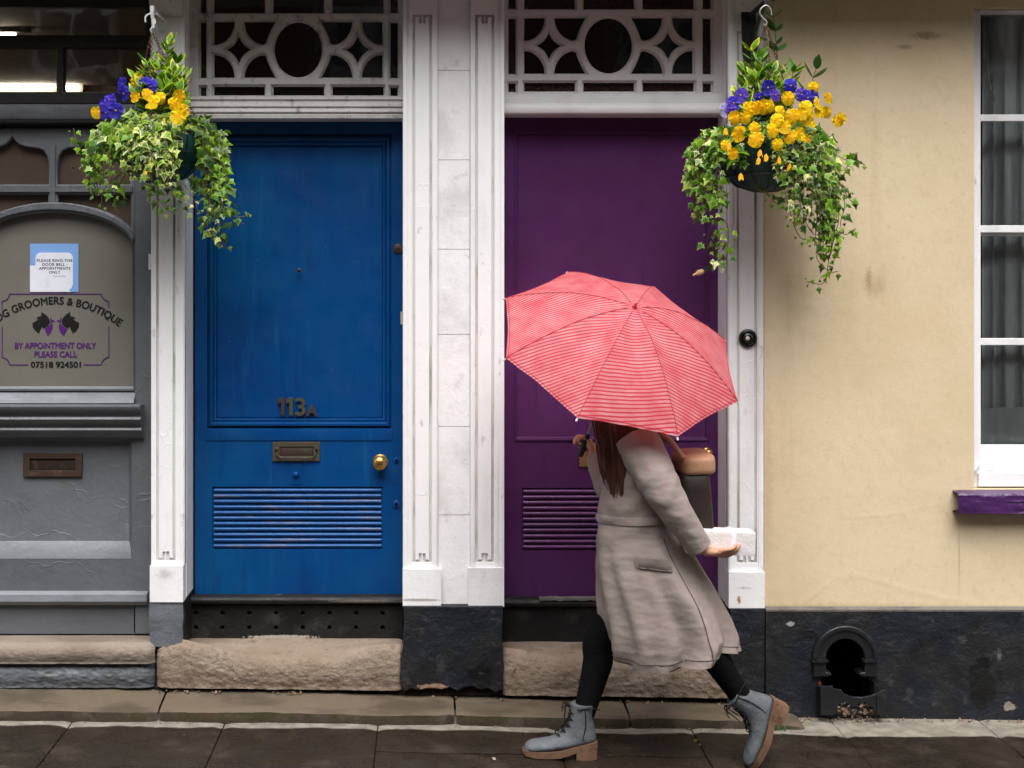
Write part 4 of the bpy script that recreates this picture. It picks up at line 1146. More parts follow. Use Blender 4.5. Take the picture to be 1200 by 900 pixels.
# lower panel
LY = .13
def S_(px0, px1, py0, py1, Y): return (XX(px0, Y), XX(px1, Y), ZZ(py1, Y), ZZ(py0, Y), Y)
mb = MB()
mb.pbox(-34.5, -30.5, 514, 692, SY, SY + .05, SY); mb.pbox(154.5, 158.5, 514, 692, SY, SY + .05, SY); mb.pbox(-30.4, 154.4, 655, 692, SY, SY + .05, SY)
mb.build('bottom_rail', M['grey'], sd)
mb = MB()
mb.rects([(XX(-30.5, SY), XX(154.5, SY), ZZ(655, SY), ZZ(514.5, SY), SY + .002), (XX(-26.5, .14), XX(151, .14), ZZ(633, .14), ZZ(518, .14), .142)])
mb.build('lower_panel', M['grey'], sd, smooth=20)
mb = MB()
mb.ext_x(XX(-29, SY), XX(153.5, SY), [(SY - .001, ZZ(655, SY)), (SY - .002, ZZ(653.6, SY)), (.1395, ZZ(634, .14)), (.150, ZZ(634, .14)), (.150, ZZ(655, SY))])
mb.build('panel_bevel', M['grey_light'], sd)
mb = MB()
mb.ext_x(XX(-50, SY), XX(174, SY), [(SY + .03, ZZ(691.5, SY)), (SY - .02, ZZ(694, SY - .02)), (SY - .035, ZZ(697, SY - .035)), (SY - .036, ZZ(705, SY - .036)), (SY - .02, ZZ(709, SY - .02)), (SY + .03, ZZ(709.5, SY))])
mb.build('drip_moulding', M['grey_light'], sd, smooth=40)
mb = MB(); mb.pbox(-53, 176, 709.5, 743, SY + .004, SY + .06, SY); mb.build('kick_board', M['grey'], sd)
# letter plate
mb = MB(); mb.plate(prect(27, 96, 531, 558.5, LY), [prect(35, 88, 537.5, 551.5, LY)], LY - .002, LY + .014, bevel=.0015, res=2)
lpo = mb.build('letter_plate', M['bronze'], sd)
mb = MB(); mb.rects([(XX(34, LY), XX(89, LY), ZZ(552.5, LY), ZZ(536.5, LY), LY + .010), (XX(35.5, LY), XX(87.5, LY), ZZ(551, LY), ZZ(538, LY), LY + .007)]); mb.build('flap', M['slot_dark'], lpo)
mb = MB(); mb.pbox(174, 177.6, 297.5, 316, -0.002 + .05, .09, .05); mb.build('bell_cover', M['white_clean'], sd, bevel=.002)
# --- lettering on the glass
GY = SY + .0385
mb = MB()
put_text(mb, "DOG GROOMERS & BOUTIQUE", 65, 356.5, GY, width_px=160, cap_px=8.6, bold=.001, bend=118, spacing=1.04)
put_text(mb, "07518 924501", 65.5, 430.6, GY, width_px=58, cap_px=6.7, bold=.001)
mb.build('black_lettering', M['ink_black'], pane)
mb = MB()
put_text(mb, "BY APPOINTMENT ONLY", 65, 408.4, GY, width_px=95, cap_px=6.8, bold=.0007)
put_text(mb, "PLEASE CALL", 65.3, 418.5, GY, width_px=49.5, cap_px=6.8, bold=.0007)
mb.build('purple_lettering', M['ink_purple'], pane)
mb = MB()
def line(pts, w=1.0, closed=False):
    for a, b in zip(pts, pts[1:]):
        d = Vector((b[0] - a[0], b[1] - a[1])); n = Vector((-d.y, d.x)).normalized() * w / 2; e = d.normalized() * .3
        mb.plate(pxpoly([(a[0] - e.x + n.x, a[1] - e.y + n.y), (b[0] + e.x + n.x, b[1] + e.y + n.y), (b[0] + e.x - n.x, b[1] + e.y - n.y), (a[0] - e.x - n.x, a[1] - e.y - n.y)], GY), [], GY - .0006, GY + .0006)
bl, br, bt, bb, q = 2.5, 127.5, 344.5, 427.5, 8.5
def notch(cx, cy, a0, a1): return [(cx + q * math.cos(a0 + (a1 - a0) * i / 6), cy + q * math.sin(a0 + (a1 - a0) * i / 6)) for i in range(7)]
line([(bl, 362)] + notch(bl, bt, PI / 2, 0) + notch(br, bt, PI, PI / 2) + [(br, 361)])
line([(br, 383)] + notch(br, bb, -PI / 2, -PI) + [(98, bb)])
line([(33, bb)] + notch(bl, bb, 0, -PI / 2) + [(bl, 383)])
mb.build('lettering_border', M['ink_purple'], pane)
dog = [(152, 503), (158, 512), (174, 520), (192, 538), (203, 558), (203, 575), (186, 596), (166, 608), (152, 597), (147, 612), (134, 639), (116, 624), (98, 602), (95, 573), (118, 563), (134, 549), (119, 543), (132, 536), (150, 531)]
ban = [(170, 612), (188, 600), (213, 574), (221, 586), (220, 606), (210, 634), (190, 655), (181, 634)]
bow = [(204, 541), (209, 540), (214, 554), (233, 558), (233, 565), (216, 566), (211, 574), (206, 570), (207, 558)]
for pts, mk, nm in ((dog, 'ink_black', 'dog_emblem'), (ban, 'ink_purple', 'bandana_emblem'), (bow, 'ink_purple', 'bow_emblem')):
    mb = MB()
    for s in (1, -1):
        p = [(20 + (240 + s * (x - 240)) / 5.293, 270 + y / 5.293) for x, y in pts]
        mb.plate(pxpoly(p, GY), [], GY - .0006, GY + .0006)
    mb.build(nm, M[mk], pane)

# notice taped on the glass
nt_ = thing('paper_notice', 'square blue and white appointment notice taped on the frosted shop window', 'notice', (XX(64, GY), GY, ZZ(342, GY)))
NY = GY - .002
mb = MB(); mb.plate(prect(35.2, 92, 285.5, 342, NY), [], NY, NY + .0012); mb.build('paper_sheet', M['paper_blue'], nt_)
mb = MB()
rr = [(35.2, 311), (41.5, 311)] + [(41.5 + 6.5 - 6.5 * math.cos(PI / 2 * i / 6), 296 + 6.5 - 6.5 * math.sin(PI / 2 * i / 6)) for i in range(7)] + [(85.5 - 6.5 + 6.5 * math.sin(PI / 2 * i / 6), 296 + 6.5 - 6.5 * math.cos(PI / 2 * i / 6)) for i in range(7)] + [(85.5, 333), (83.5, 338), (81, 339.5), (83, 342), (35.2, 342)]
mb.plate(pxpoly(rr, NY), [], NY - .0012, NY - .0002); mb.build('white_card', M['paper_white'], nt_)
mb = MB()
for txt, w, y in (("PLEASE RING THE", 41.5, 306.8), ("DOOR BELL -", 29.5, 311.4), ("APPOINTMENTS", 36.5, 316), ("ONLY", 13, 320.6)):
    put_text(mb, txt, 64 if txt != "DOOR BELL -" else 64.3, y, NY - .0016, width_px=w, cap_px=3.1, bold=.00035, thick=.0003, spacing=1.12)
mb.build('notice_text', M['ink_text'], nt_)
mb = MB(); put_text(mb, "Grooming", 69.5, 324.4, NY - .0016, width_px=14, thick=.0003, spacing=1.1); mb.build('small_text', M['ink_grey'], nt_)

# shop interior
rx0, rx1, ry0, ry1, rz0, rz1 = -5.5, XX(200), SY + .062, 3.1, 0.2, 2.952
mb = MB(); mb.box(rx0, rx1, ry0 + 3, ry1 + .05, rz0, rz1); mb.box(rx0, rx1, ry0, ry1, rz1 - .03, rz1 + .002); mb.box(rx1, rx1 + .05, .25, ry1, rz0, rz1); mb.box(rx0, rx0 + .05, .32, ry1, rz0, rz1); mb.box(rx0, rx1, .32, ry1, rz0 - .1, rz0)
o = mb.build('shop_room_wall', M['room'])
tag(o, kind='structure')
tl = thing('tube_lamp', 'lit white tube lamp under the shop ceiling behind the dark top light', 'lamp', (XX(-10, 1.0), 1.0, 2.89))
mb = MB(); mb.tube([(XX(-190, 1.0), 1.0, ZZ(40, 1.0)), (XX(18, 1.0), 1.0, ZZ(40, 1.0))], .008, 10); mb.build('lit_tube', M['lamp'], tl)
mb = MB(); mb.box(XX(-195, 1.0), XX(36, 1.0), .985, 1.015, ZZ(40, 1.0) + .009, 2.921); mb.build('lamp_batten', M['room_dark'], tl)
tl = thing('tube_lamp', 'lit white tube lamp on the back wall behind the lower dark top lights', 'lamp', (XX(30, 3.0), 3.0, ZZ(101, 3.0)))
mb = MB(); mb.tube([(XX(-160, 3.0), 3.02, ZZ(101.5, 3.02)), (XX(62, 3.0), 3.02, ZZ(101.5, 3.02))], .011, 10); mb.tube([(XX(75, 3.0), 3.02, ZZ(102.5, 3.02)), (XX(90, 3.0), 3.02, ZZ(102.5, 3.02))], .013, 10); mb.build('lit_tube', M['lamp'], tl)
mb = MB(); mb.box(XX(-170, 3.0), XX(95, 3.0), 3.045, 3.08, ZZ(109, 3.0), ZZ(98, 3.0)); mb.build('lamp_batten', M['room'], tl)

# ================================================================ sash window
WY = 0.055
sw = thing('sash_window', 'white sash window with a purple stone sill in the cream wall', 'window', (XX(1290), 0, ZZ(575)))
mb = MB()
mb.plate([(wx0 + .001, ZZ(572.5)), (wx1 - .001, ZZ(572.5)), (wx1 - .001, wz1 - .001), (wx0 + .001, wz1 - .001)], [prect(1147.2, 1420, 15, 549, WY)], WY - .02, WY + .09, bevel=.003)
mb.build('window_frame', M['white'], sw)
def sash(name, t, b, rails, Y, bot):
    mb = MB()
    hs_ = []
    xs_ = [1147.6, 1236, 1242, 1327, 1333, 1419]
    ys_ = rails
    for i in range(0, 6, 2):
        for j in range(0, len(ys_), 2):
            hs_.append(prect(xs_[i], xs_[i + 1], ys_[j], ys_[j + 1], Y))
    mb.plate(prect(1144, 1424, t, b, Y), hs_, Y, Y + .035, bevel=.003)
    o = mb.build('sash', M['white'], sw)
    mb = MB(); mb.pbox(1146.5, 1421.5, t + 2, b - 2, Y + .018, Y + .022, Y); mb.build('pane', M['glass'], o)
    return o
sash('upper', 14.5, 272.5, [16.5, 134, 142, 264], WY + .0, 0)
sash('lower', 266, 549.5, [276.5, 396.5, 404.5, 521.5], WY + .045, 0)
mb = MB()
mb.ext_x(XX(1143, WY), XX(1421, WY), [(WY + .09, ZZ(549.8, WY)), (WY + .018, ZZ(550, WY + .018)), (WY - .035, ZZ(555, WY - .035)), (WY - .035, ZZ(570, WY - .035)), (WY + .09, ZZ(572, WY))])
mb.tube(smoothpath([W(1141.5, 552, .02), W(1144, 548.5, .02), W(1148, 542, .03)], 4), [.006] * 9, 8)
mb.build('sill_board', M['white'], sw)
mb = MB()
def sill(u, w):
    x = XX(1122.5, -.06) + (XX(1456, -.06) - XX(1122.5, -.06)) * u
    e = min(u, 1 - u) * 1.13
    zt0, ztf, zb = ZZ(570.5, .06), ZZ(578.5, -.075), ZZ(603, -.075)
    if w < .35: y = .08 + (-.07 - .08) * (w / .35); z = zt0 + (ztf - zt0) * min(1, max(0, (.06 - y) / .135))
    elif w < .75: t = (w - .35) / .4; y = -.075 + .004 * nz(x, t, 0, 9); z = ztf + (zb - ztf) * t
    else: t = (w - .75) / .25; y = -.075 + .155 * t; z = zb - .002
    z += .0018 * nz(x, y, z, 22); y += .0015 * nz(x, z, 3, 26)
    if e < .006: y += .006 if w < .75 else 0; z -= .003 if w < .4 else -.003
    return (x, y, z)
mb.grid(sill, 80, 26)
bmesh.ops.holes_fill(mb.bm, edges=[e for e in mb.bm.edges if len(e.link_faces) == 1])
mb.build('stone_sill', M['sill_purple'], sw)
# curtains and room behind
mb = MB()
def cur(u, w):
    x = XX(1146, .22) + u * 1.05
    z = ZZ(590, .22) + w * (ZZ(8, .22) - ZZ(590, .22))
    a = u * 118 + 1.6 * math.sin(u * 21) + .5 * math.sin(w * 3 + u * 9)
    return (x + .010 * math.sin(w * 2.3 + u * 14), .205 + .038 * (2 * abs(math.sin(a / 2)) ** .6 - 1) * (0.7 + .3 * math.sin(u * 37)), z)
mb.grid(cur, 520, 16)
o = tag(mb.build('window_curtain', M['curtain'], normals=False), 'long grey pleated curtain hanging behind the sash window', 'curtain')
mb = MB()
def net(u, w):
    x = XX(1146, .16) + u * 1.05
    zt = ZZ(479.5, .16) + .006 * abs(math.sin(u * 50)) + .004 * math.sin(u * 9)
    z = ZZ(572, .16) + w * (zt - ZZ(572, .16))
    return (x, .152 + .008 * math.sin(u * 71 + math.sin(u * 19) * 1.5), z)
mb.grid(net, 220, 8)
tag(mb.build('net_curtain', M['net'], normals=False), 'short pale net curtain with a scalloped top in the lower window panes', 'curtain')
mb = MB()
cpath = smoothpath([W(1157, 22, .12), W(1156.5, 55, .12), W(1158, 85, .12), W(1161, 103, .12), W(1165, 115, .12), W(1163, 117, .12), W(1159, 108, .12), W(1163, 98, .12), W(1164, 108, .12)], 6)
mb.tube(cpath, .0032, 6)
tag(mb.build('blind_cord', M['cord']), 'looped cream blind cord hanging inside the upper window panes', 'cord')
mb = MB()
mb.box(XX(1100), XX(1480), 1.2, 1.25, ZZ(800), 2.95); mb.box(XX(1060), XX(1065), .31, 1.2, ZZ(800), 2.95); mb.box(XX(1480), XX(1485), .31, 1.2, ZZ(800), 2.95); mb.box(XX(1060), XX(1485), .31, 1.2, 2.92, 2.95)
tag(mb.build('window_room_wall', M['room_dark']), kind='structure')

# ================================================================ door bell
db = thing('door_bell', 'round black bell push on the pilaster by the cream wall', 'door bell', (XX(876), 0, ZZ(396.5)))
mb = MB(); mb.lathe([(0, 0), (.037, 0), (.038, .006), (.035, .012), (.029, .014), (.026, .011), (.0225, .010), (.021, .016), (.014, .019), (.012, .017), (0, .017)], W(876, 396.5, -.001), (0, -1, 0), 32); mb.build('back_plate', mat('black_bakelite', (.006, .006, .007), .25, .5), db, smooth=40)
mb = MB(); mb.lathe([(0, 0), (.0085, 0), (.0085, .004), (.006, .006), (0, .0065)], W(876, 396.5, -.018), (0, -1, 0), 18); mb.build('push_button', mat('ivory_button', (.55, .5, .42), .35, .4), db, smooth=50)
# ================================================================ hanging baskets
class LeafMB(MB):
    def __init__(s):
        super().__init__()
        s.col = s.bm.loops.layers.float_color.new('Col')
    def cface(s, vs, cols):
        f = s.face(vs)
        if f is None: return
        for l, c in zip(f.loops, cols): l[s.col] = (*c, 1)
def mixc(a, b, t): return tuple(a[i] + (b[i] - a[i]) * t for i in range(3))
IVY = [(0.0, -0.02), (0.20, -0.26), (0.30, -0.02), (0.60, 0.14), (0.33, 0.32), (0.20, 0.52), (0.0, 1.0), (-0.20, 0.52), (-0.33, 0.32), (-0.60, 0.14), (-0.30, -0.02), (-0.20, -0.26)]
LANCE = [(0.0, 0.0), (0.16, 0.18), (0.22, 0.42), (0.17, 0.70), (0.0, 1.0), (-0.17, 0.70), (-0.22, 0.42), (-0.16, 0.18)]
def frame(t, n):
    t = t.normalized(); n = (n - t * n.dot(t))
    n = n.normalized() if n.length > 1e-4 else t.orthogonal().normalized()
    return t.cross(n), t, n
def add_leaf(mb, base, t, n, s, outline, cc, ce, rng, fold=0.25, inner=0.62, droop=0.25):
    x, t, n = frame(t, n)
    ty = rng.uniform(.85, 1.15)
    def P(u, v):
        d = -abs(u) * fold - droop * v * v * .5 + rng.uniform(-.02, .02)
        return base + (x * u * ty + t * v + n * d) * s
    mid_v = .38 if outline is IVY else .45
    c = mb.bm.verts.new(P(0, mid_v))
    o = [mb.bm.verts.new(P(u, v)) for u, v in outline]
    q = [mb.bm.verts.new(P(u * inner, mid_v + (v - mid_v) * inner)) for u, v in outline]
    m = len(o)
    for i in range(m):
        j = (i + 1) % m
        mb.cface((c, q[i], q[j]), (cc, cc, cc))
        w = mixc(cc, ce, .85)
        mb.cface((q[i], o[i], o[j], q[j]), (w, ce, ce, w))
GREENS = [(0.07, 0.21, 0.010), (0.13, 0.30, 0.012), (0.20, 0.38, 0.018), (0.035, 0.125, 0.012)]
DARKS = [(0.012, 0.055, 0.008), (0.02, 0.075, 0.010), (0.035, 0.095, 0.014)]
CREAM = [(0.58, 0.64, 0.16), (0.46, 0.58, 0.09), (0.70, 0.70, 0.34), (0.34, 0.48, 0.05)]
GREY = [(0.20, 0.27, 0.17), (0.15, 0.22, 0.12)]
def ivy_colour(rng, tone):
    """tone 0: fresh plain green, 1: cream variegated, 2: dark"""
    r = rng.random()
    if tone == 0: 
        c = rng.choice(GREENS); return c, mixc(c, (0.30, 0.48, 0.05), rng.uniform(.1, .8))
    if tone == 1:
        if r < .6: return mixc(rng.choice(GREENS), rng.choice(GREY), rng.uniform(0, .7)), rng.choice(CREAM)
        if r < .8: return rng.choice(CREAM), rng.choice(CREAM)
        c = rng.choice(GREENS); return c, mixc(c, (0.25, 0.40, 0.08), .5)
    c = rng.choice(DARKS); return c, mixc(c, rng.choice(CREAM), rng.uniform(.0, .45))
def trail(mb, sb, pts, rng, tone, size=.026, gap=.016, spread=1.0, front=Vector((0, -1, .35))):
    """a hanging stem with leaves on both sides"""
    path = smoothpath(pts, 8)
    sb.tube(path[::2] + [path[-1]], [.0016] * len(path[::2]) + [.0008], 4)
    acc = 0; k = 0
    tot = sum((b - a).length for a, b in zip(path, path[1:])); run = 0
    for a, b in zip(path, path[1:]):
        seg = (b - a).length; run += seg; acc += seg
        while acc > gap:
            acc -= gap * rng.uniform(.75, 1.25); k += 1
            d = (b - a).normalized()
            out = front + Vector((rng.gauss(0, .5), rng.gauss(0, .4), rng.gauss(.1, .4)))
            side = d.cross(front).normalized() * (1 if k % 2 else -1)
            t = (side * rng.uniform(.3, 1) + Vector((0, 0, -.75)) + d * .3 + Vector((rng.gauss(0, .35), rng.gauss(0, .3), rng.gauss(0, .3))))
            off = side * .012 * spread + Vector((rng.gauss(0, .006), rng.gauss(-.004, .006), rng.gauss(0, .006))) * spread
            s = size * rng.choice((.5, .75, .9, 1.05, 1.3)) * rng.uniform(.85, 1.15) * (1 - .4 * run / tot)
            cc, ce = ivy_colour(rng, tone if rng.random() < .8 else rng.choice((0, 1, 2)))
            add_leaf(mb, b + off, t, out, s, IVY, cc, ce, rng)
def basket(label, cpx, rimpy, Yc, Rb, hook_px, hook_py, seed):
    rng = random.Random(seed)
    c = W(cpx, rimpy, Yc)
    t = thing('hanging_basket', label, 'hanging basket', (c.x, c.y, c.z - Rb * .9), 'hanging baskets')
    mb = MB()
    prof = [(Rb * .985, .008), (Rb, 0), (Rb * .99, -.03), (Rb * .93, -.075), (Rb * .80, -.125), (Rb * .56, -.165), (Rb * .25, -.185), (0, -.19)]
    mb.lathe(prof, c, (0, 0, 1), 40)
    for v in mb.bm.verts:
        a = math.atan2(v.co.y - c.y, v.co.x - c.x)
        k = 1 + .012 * math.sin(a * 13) + .02 * nz(a * 3, v.co.z * 12, seed)
        v.co.x = c.x + (v.co.x - c.x) * k; v.co.y = c.y + (v.co.y - c.y) * k
    mb.build('basket_liner', M['liner'], t, smooth=60)
    mb = MB()
    for (r, h, w) in ((Rb * 1.012, .004, .004), (Rb * .965, -.075, .0025), (Rb * .83, -.128, .003)):
        mb.tube([c + Vector((r * math.cos(2 * PI * i / 40), r * math.sin(2 * PI * i / 40), h)) for i in range(41)], w, 6)
    for k in range(14):
        a = 2 * PI * k / 14 + .1
        mb.tube([c + Vector((r * 1.015 * math.cos(a), r * 1.015 * math.sin(a), h)) for r, h in prof[1:]], .0022, 5)
    mb.build('wire_frame', M['wire'], t, smooth=60)
    mb = MB()
    mb.lathe([(Rb * .98, -.012), (Rb * .7, .02), (0, .045)], c, (0, 0, 1), 24)
    mb.build('compost', M['soil'], t, smooth=60)
    hk = W(hook_px, hook_py, Yc)
    for k in range(3):
        a = 2 * PI * k / 3 + .5
        e = c + Vector((Rb * math.cos(a), Rb * math.sin(a), .004))
        mb = MB()
        n = int((e - hk).length / .0115)
        d = (e - hk).normalized()
        for i in range(n):
            p = hk + (e - hk) * ((i + .5) / n)
            u = d.orthogonal().normalized(); u = Matrix.Rotation(PI / 2 * (i % 2) + .4, 3, d) @ u
            loop = [p + d * (.0085 * math.cos(q)) + u * (.0042 * math.sin(q)) for q in [2 * PI * j / 8 for j in range(9)]]
            mb.tube(loop, .0013, 4, cap=False)
        mb.build('chain', M['rust'], t)
    return t, c, rng
def mound(mb, c, Rb, rng, n, arc, tone, zr, size=.026, gapf=None, rmul=1.0):
    for _ in range(n):
        a = rng.uniform(*arc)
        if gapf and gapf(a): continue
        u = rng.random()
        h = zr[0] + (zr[1] - zr[0]) * u
        r = Rb * rmul * (1.05 + .12 * rng.random()) if h < .01 else Rb * rmul * (1.04 - .55 * (h / .12)) * rng.uniform(.9, 1.08)
        p = c + Vector((r * math.cos(a), r * math.sin(a), h))
        o = Vector((math.cos(a), math.sin(a), .5)) + Vector((rng.gauss(0, .35), rng.gauss(0, .35), rng.gauss(0, .35)))
        td = Vector((math.cos(a) * .6 + rng.gauss(0, .5), math.sin(a) * .6 + rng.gauss(0, .4), -.7 + rng.gauss(0, .4)))
        cc, ce = ivy_colour(rng, tone if rng.random() < .75 else rng.choice((0, 1, 2)))
        add_leaf(mb, p, td, o, size * rng.choice((.5, .7, .85, 1, 1.15, 1.4)) * rng.uniform(.85, 1.1), IVY, cc, ce, rng)
def pansy(parent, p, n, s, kind, rng, name='pansy'):
    """five overlapping ruffled petals round a small eye"""
    mb = LeafMB()
    x, up, nn = frame(Vector((rng.gauss(0, .25), 0, 1)), n)
    if kind == 'y': base = rng.choice([(0.88, 0.58, 0.002), (0.92, 0.66, 0.003), (0.84, 0.50, 0.002)]); edge = mixc(base, (.92, .64, .006), .5); eye = (0.80, 0.38, 0.003)
    elif kind == 'b': base = rng.choice([(0.05, 0.035, 0.52), (0.03, 0.022, 0.36), (0.075, 0.045, 0.60)]); edge = mixc(base, (.12, .09, .78), .5); eye = (0.02, 0.01, 0.10)
    elif kind == 'v': base = (0.12, 0.06, 0.52); edge = (0.22, 0.14, 0.70); eye = (.03, .01, .12)
    else: base = (0.45, 0.42, 0.70); edge = (.6, .58, .8); eye = (.2, .15, .4)
    sp = (('t', 122, .58, .40, .002), ('t', 58, .58, .40, .001), ('s', 178, .52, .36, .008), ('s', 2, .52, .36, .008), ('l', 270, .60, .50, .016))
    for (kd, ang, ln, wd, lift) in sp:
        a = R(ang + rng.uniform(-6, 6)); d = Vector((math.cos(a), math.sin(a))); w = Vector((-d.y, d.x))
        na, nr = 9, 3
        rows = []
        curl = rng.uniform(-.35, .30); pv = (rng.uniform(.62, .85) if kd == 'l' else rng.uniform(.85, 1.12))  # lower petal darker: its shade is put into the colour
        pb, pe = tuple(q * pv for q in base), tuple(q * pv for q in edge)
        for j in range(nr + 1):
            row = []
            v = j / nr
            for i in range(na + 1):
                q = -1 + 2 * i / na
                ww = wd * (math.sin(PI * min(1, .12 + .62 * v)) ** .8) * (1.0 if v < 1 else .92)
                yy = ln * (v - .16 * v * v * q * q) + .02
                xx = q * ww
                zz = lift / .03 * .1 + curl * v * v - .10 * q * q * v + .11 * math.sin(q * 6 + ang) * v * v + .04 * rng.uniform(-1, 1) * v
                pt = d * yy + w * xx
                row.append(mb.bm.verts.new(p + (x * pt.x + up * pt.y + nn * (zz * .55 + lift * 6)) * s))
            rows.append(row)
        cols = [eye, pb, pb, pe]
        for j in range(nr):
            for i in range(na):
                mb.cface((rows[j][i], rows[j][i + 1], rows[j + 1][i + 1], rows[j + 1][i]), (cols[j], cols[j], cols[j + 1], cols[j + 1]))
    o = mb.build(name, M['petal'], parent, smooth=80, normals=False)
    mb = LeafMB()
    ec = (0.85, 0.50, 0.02) if kind != 'y' else (0.75, 0.33, 0.01)
    ctr = p + nn * s * .11
    ring = [mb.bm.verts.new(ctr + (x * math.cos(q) + up * math.sin(q)) * s * .07) for q in [2 * PI * i / 6 for i in range(6)]]
    tip = mb.bm.verts.new(ctr + nn * s * .05)
    for i in range(6): mb.cface((tip, ring[i], ring[(i + 1) % 6]), (ec,) * 3)
    mb.build('flower_eye', M['petal'], o, normals=False)
    return o
def bud(parent, p, s, rng):
    mb = LeafMB()
    for k in range(4):
        a = rng.uniform(0, 6.28)
        add_leaf(mb, p, Vector((math.cos(a) * .5, math.sin(a) * .5, -1)), Vector((math.cos(a), math.sin(a) - .6, .2)), s, LANCE, (.75, .36, .01), (.85, .5, .02), rng, .5)
    mb.build('drooping_bloom', M['petal'], parent, normals=False)
def shoots(mb, sb, rng, stems, tone='euonymus', size=.034):
    for pts, n in stems:
        path = smoothpath(pts, 6)
        sb.tube(path, [.0028 - .0016 * i / len(path) for i in range(len(path))], 5)
        L = len(path)
        n = int(n * 1.45)
        for k in range(n):
            f = .25 + .75 * k / max(1, n - 1)
            i = min(L - 2, int(f * (L - 1)))
            p = path[i] + (path[i + 1] - path[i]) * rng.random()
            d = (path[i + 1] - path[i]).normalized()
            for s2 in (0, PI):
                a = k * PI / 2 + s2 + rng.gauss(0, .4)
                u = d.orthogonal().normalized(); side = (Matrix.Rotation(a, 3, d) @ u)
                td = side * (1 - .45 * f) + d * (.35 + .6 * f) + Vector((0, -.15, rng.gauss(0, .15)))
                nrm = d * 1.0 - side * .4 + Vector((0, -.35, .2))
                if tone == 'plain':
                    cc = rng.choice([(.02, .07, .015), (.03, .10, .02), (.05, .14, .025)]); ce = mixc(cc, (.1, .22, .04), .3)
                else:
                    cc = rng.choice([(.05, .16, .008), (.09, .24, .010), (.15, .31, .014)]); ce = rng.choice([(.60, .62, .02), (.48, .56, .025), (.30, .46, .02), cc]) if f > .3 else mixc(cc, (.2, .3, .04), .4)
                add_leaf(mb, p, td, nrm, size * rng.uniform(.7, 1.2), LANCE, cc, ce, rng, .35, .72, .35)

# ---------------- left basket
BL, c, rng = basket('hanging basket of yellow and blue pansies and cream ivy, left of the blue door', 188, 158, -0.235, .182, 178, 38, 21)
cL = c
ivy, stm = LeafMB(), MB()
A0 = -PI / 2
gapL = lambda a: (A0 + .55 < a < A0 + 1.25) or (A0 - .75 < a < A0 - .25 and rng.random() < .5)
mound(ivy, c, .182, rng, 200, (A0 - 1.9, A0 + 1.9), 1, (.0, .07), .037)
mound(ivy, c, .182, rng, 80, (A0 - .5, A0 + .45), 1, (-.10, .03), .036)
mound(ivy, c, .182, rng, 150, (PI - .6, PI + 1.0), 0, (-.08, .05), .037)
mound(ivy, c, .182, rng, 60, (0, 2 * PI), 2, (-.02, .05), .036)
def fall(c, Rb, a, L, rng, out=.05, dx=0):
    d = Vector((math.cos(a), math.sin(a), 0))
    s = c + d * Rb * .85 + Vector((0, 0, .03))
    return [s, c + d * (Rb * 1.08 + out * .5) + Vector((0, 0, .012)), c + d * (Rb * 1.10 + out) + Vector((dx * .4, 0, -L * .45)), c + d * (Rb * 1.02 + out * .8) + Vector((dx, rng.gauss(0, .02), -L))]
for k in range(16):
    a = A0 - .45 + .9 * k / 15 + rng.gauss(0, .05)
    trail(ivy, stm, fall(c, .182, a, rng.uniform(.10, .24), rng, .02), rng, 1, .036, .0185)
for k in range(12):
    a = A0 - 1.65 + .95 * k / 11
    trail(ivy, stm, fall(c, .182, a, rng.uniform(.12, .26), rng, .06 if a < A0 - 1 else .03, -.02), rng, 0 if rng.random() < .6 else 1, .036, .0185)
for k in range(14):
    a = A0 + .95 + .8 * k / 13
    trail(ivy, stm, fall(c, .182, a, rng.uniform(.18, .34), rng, .03, .01), rng, 2 if rng.random() < .45 else 0, .036, .0185)
for pts, tone in (([(235, 165), (258, 185), (266, 215), (270, 250), (283, 254), (293, 251)], 0), ([(240, 170), (262, 200), (262, 235), (255, 262), (248, 274), (262, 290)], 0), ([(228, 180), (250, 215), (240, 250), (246, 272), (262, 272)], 0),
                  ([(215, 215), (228, 235), (236, 258), (250, 268)], 1), ([(238, 168), (256, 178), (262, 160), (258, 152)], 0), ([(238, 172), (262, 190), (268, 220), (264, 245), (276, 262), (286, 262)], 0), ([(232, 185), (256, 225), (262, 255), (258, 275), (266, 292)], 1), ([(225, 200), (244, 232), (252, 260), (246, 280)], 2), ([(130, 160), (108, 165), (92, 168), (86, 150)], 0), ([(128, 170), (104, 190), (96, 200), (92, 196)], 0),
                  ([(150, 200), (135, 225), (128, 238), (138, 236), (152, 232)], 0), ([(140, 205), (122, 222), (118, 243)], 0), ([(170, 210), (185, 232), (195, 245), (203, 250)], 1), ([(196, 205), (205, 235), (216, 246)], 2)):
    trail(ivy, stm, [W(x, y, -.30 - .03 * math.sin(i)) for i, (x, y) in enumerate(pts)], rng, tone, .036, .0185)
ivy.build('ivy', M['leaf'], BL, smooth=60, normals=False)
stm.build('ivy_stem', M['stem'], BL)
sh, st2 = LeafMB(), MB()
def stalk(px0, py0, px1, py1, Y0, Y1, bend=0): return [W(px0, py0, Y0), W((px0 + px1) / 2 + bend, (py0 + py1) / 2, (Y0 + Y1) / 2), W(px1, py1, Y1)]
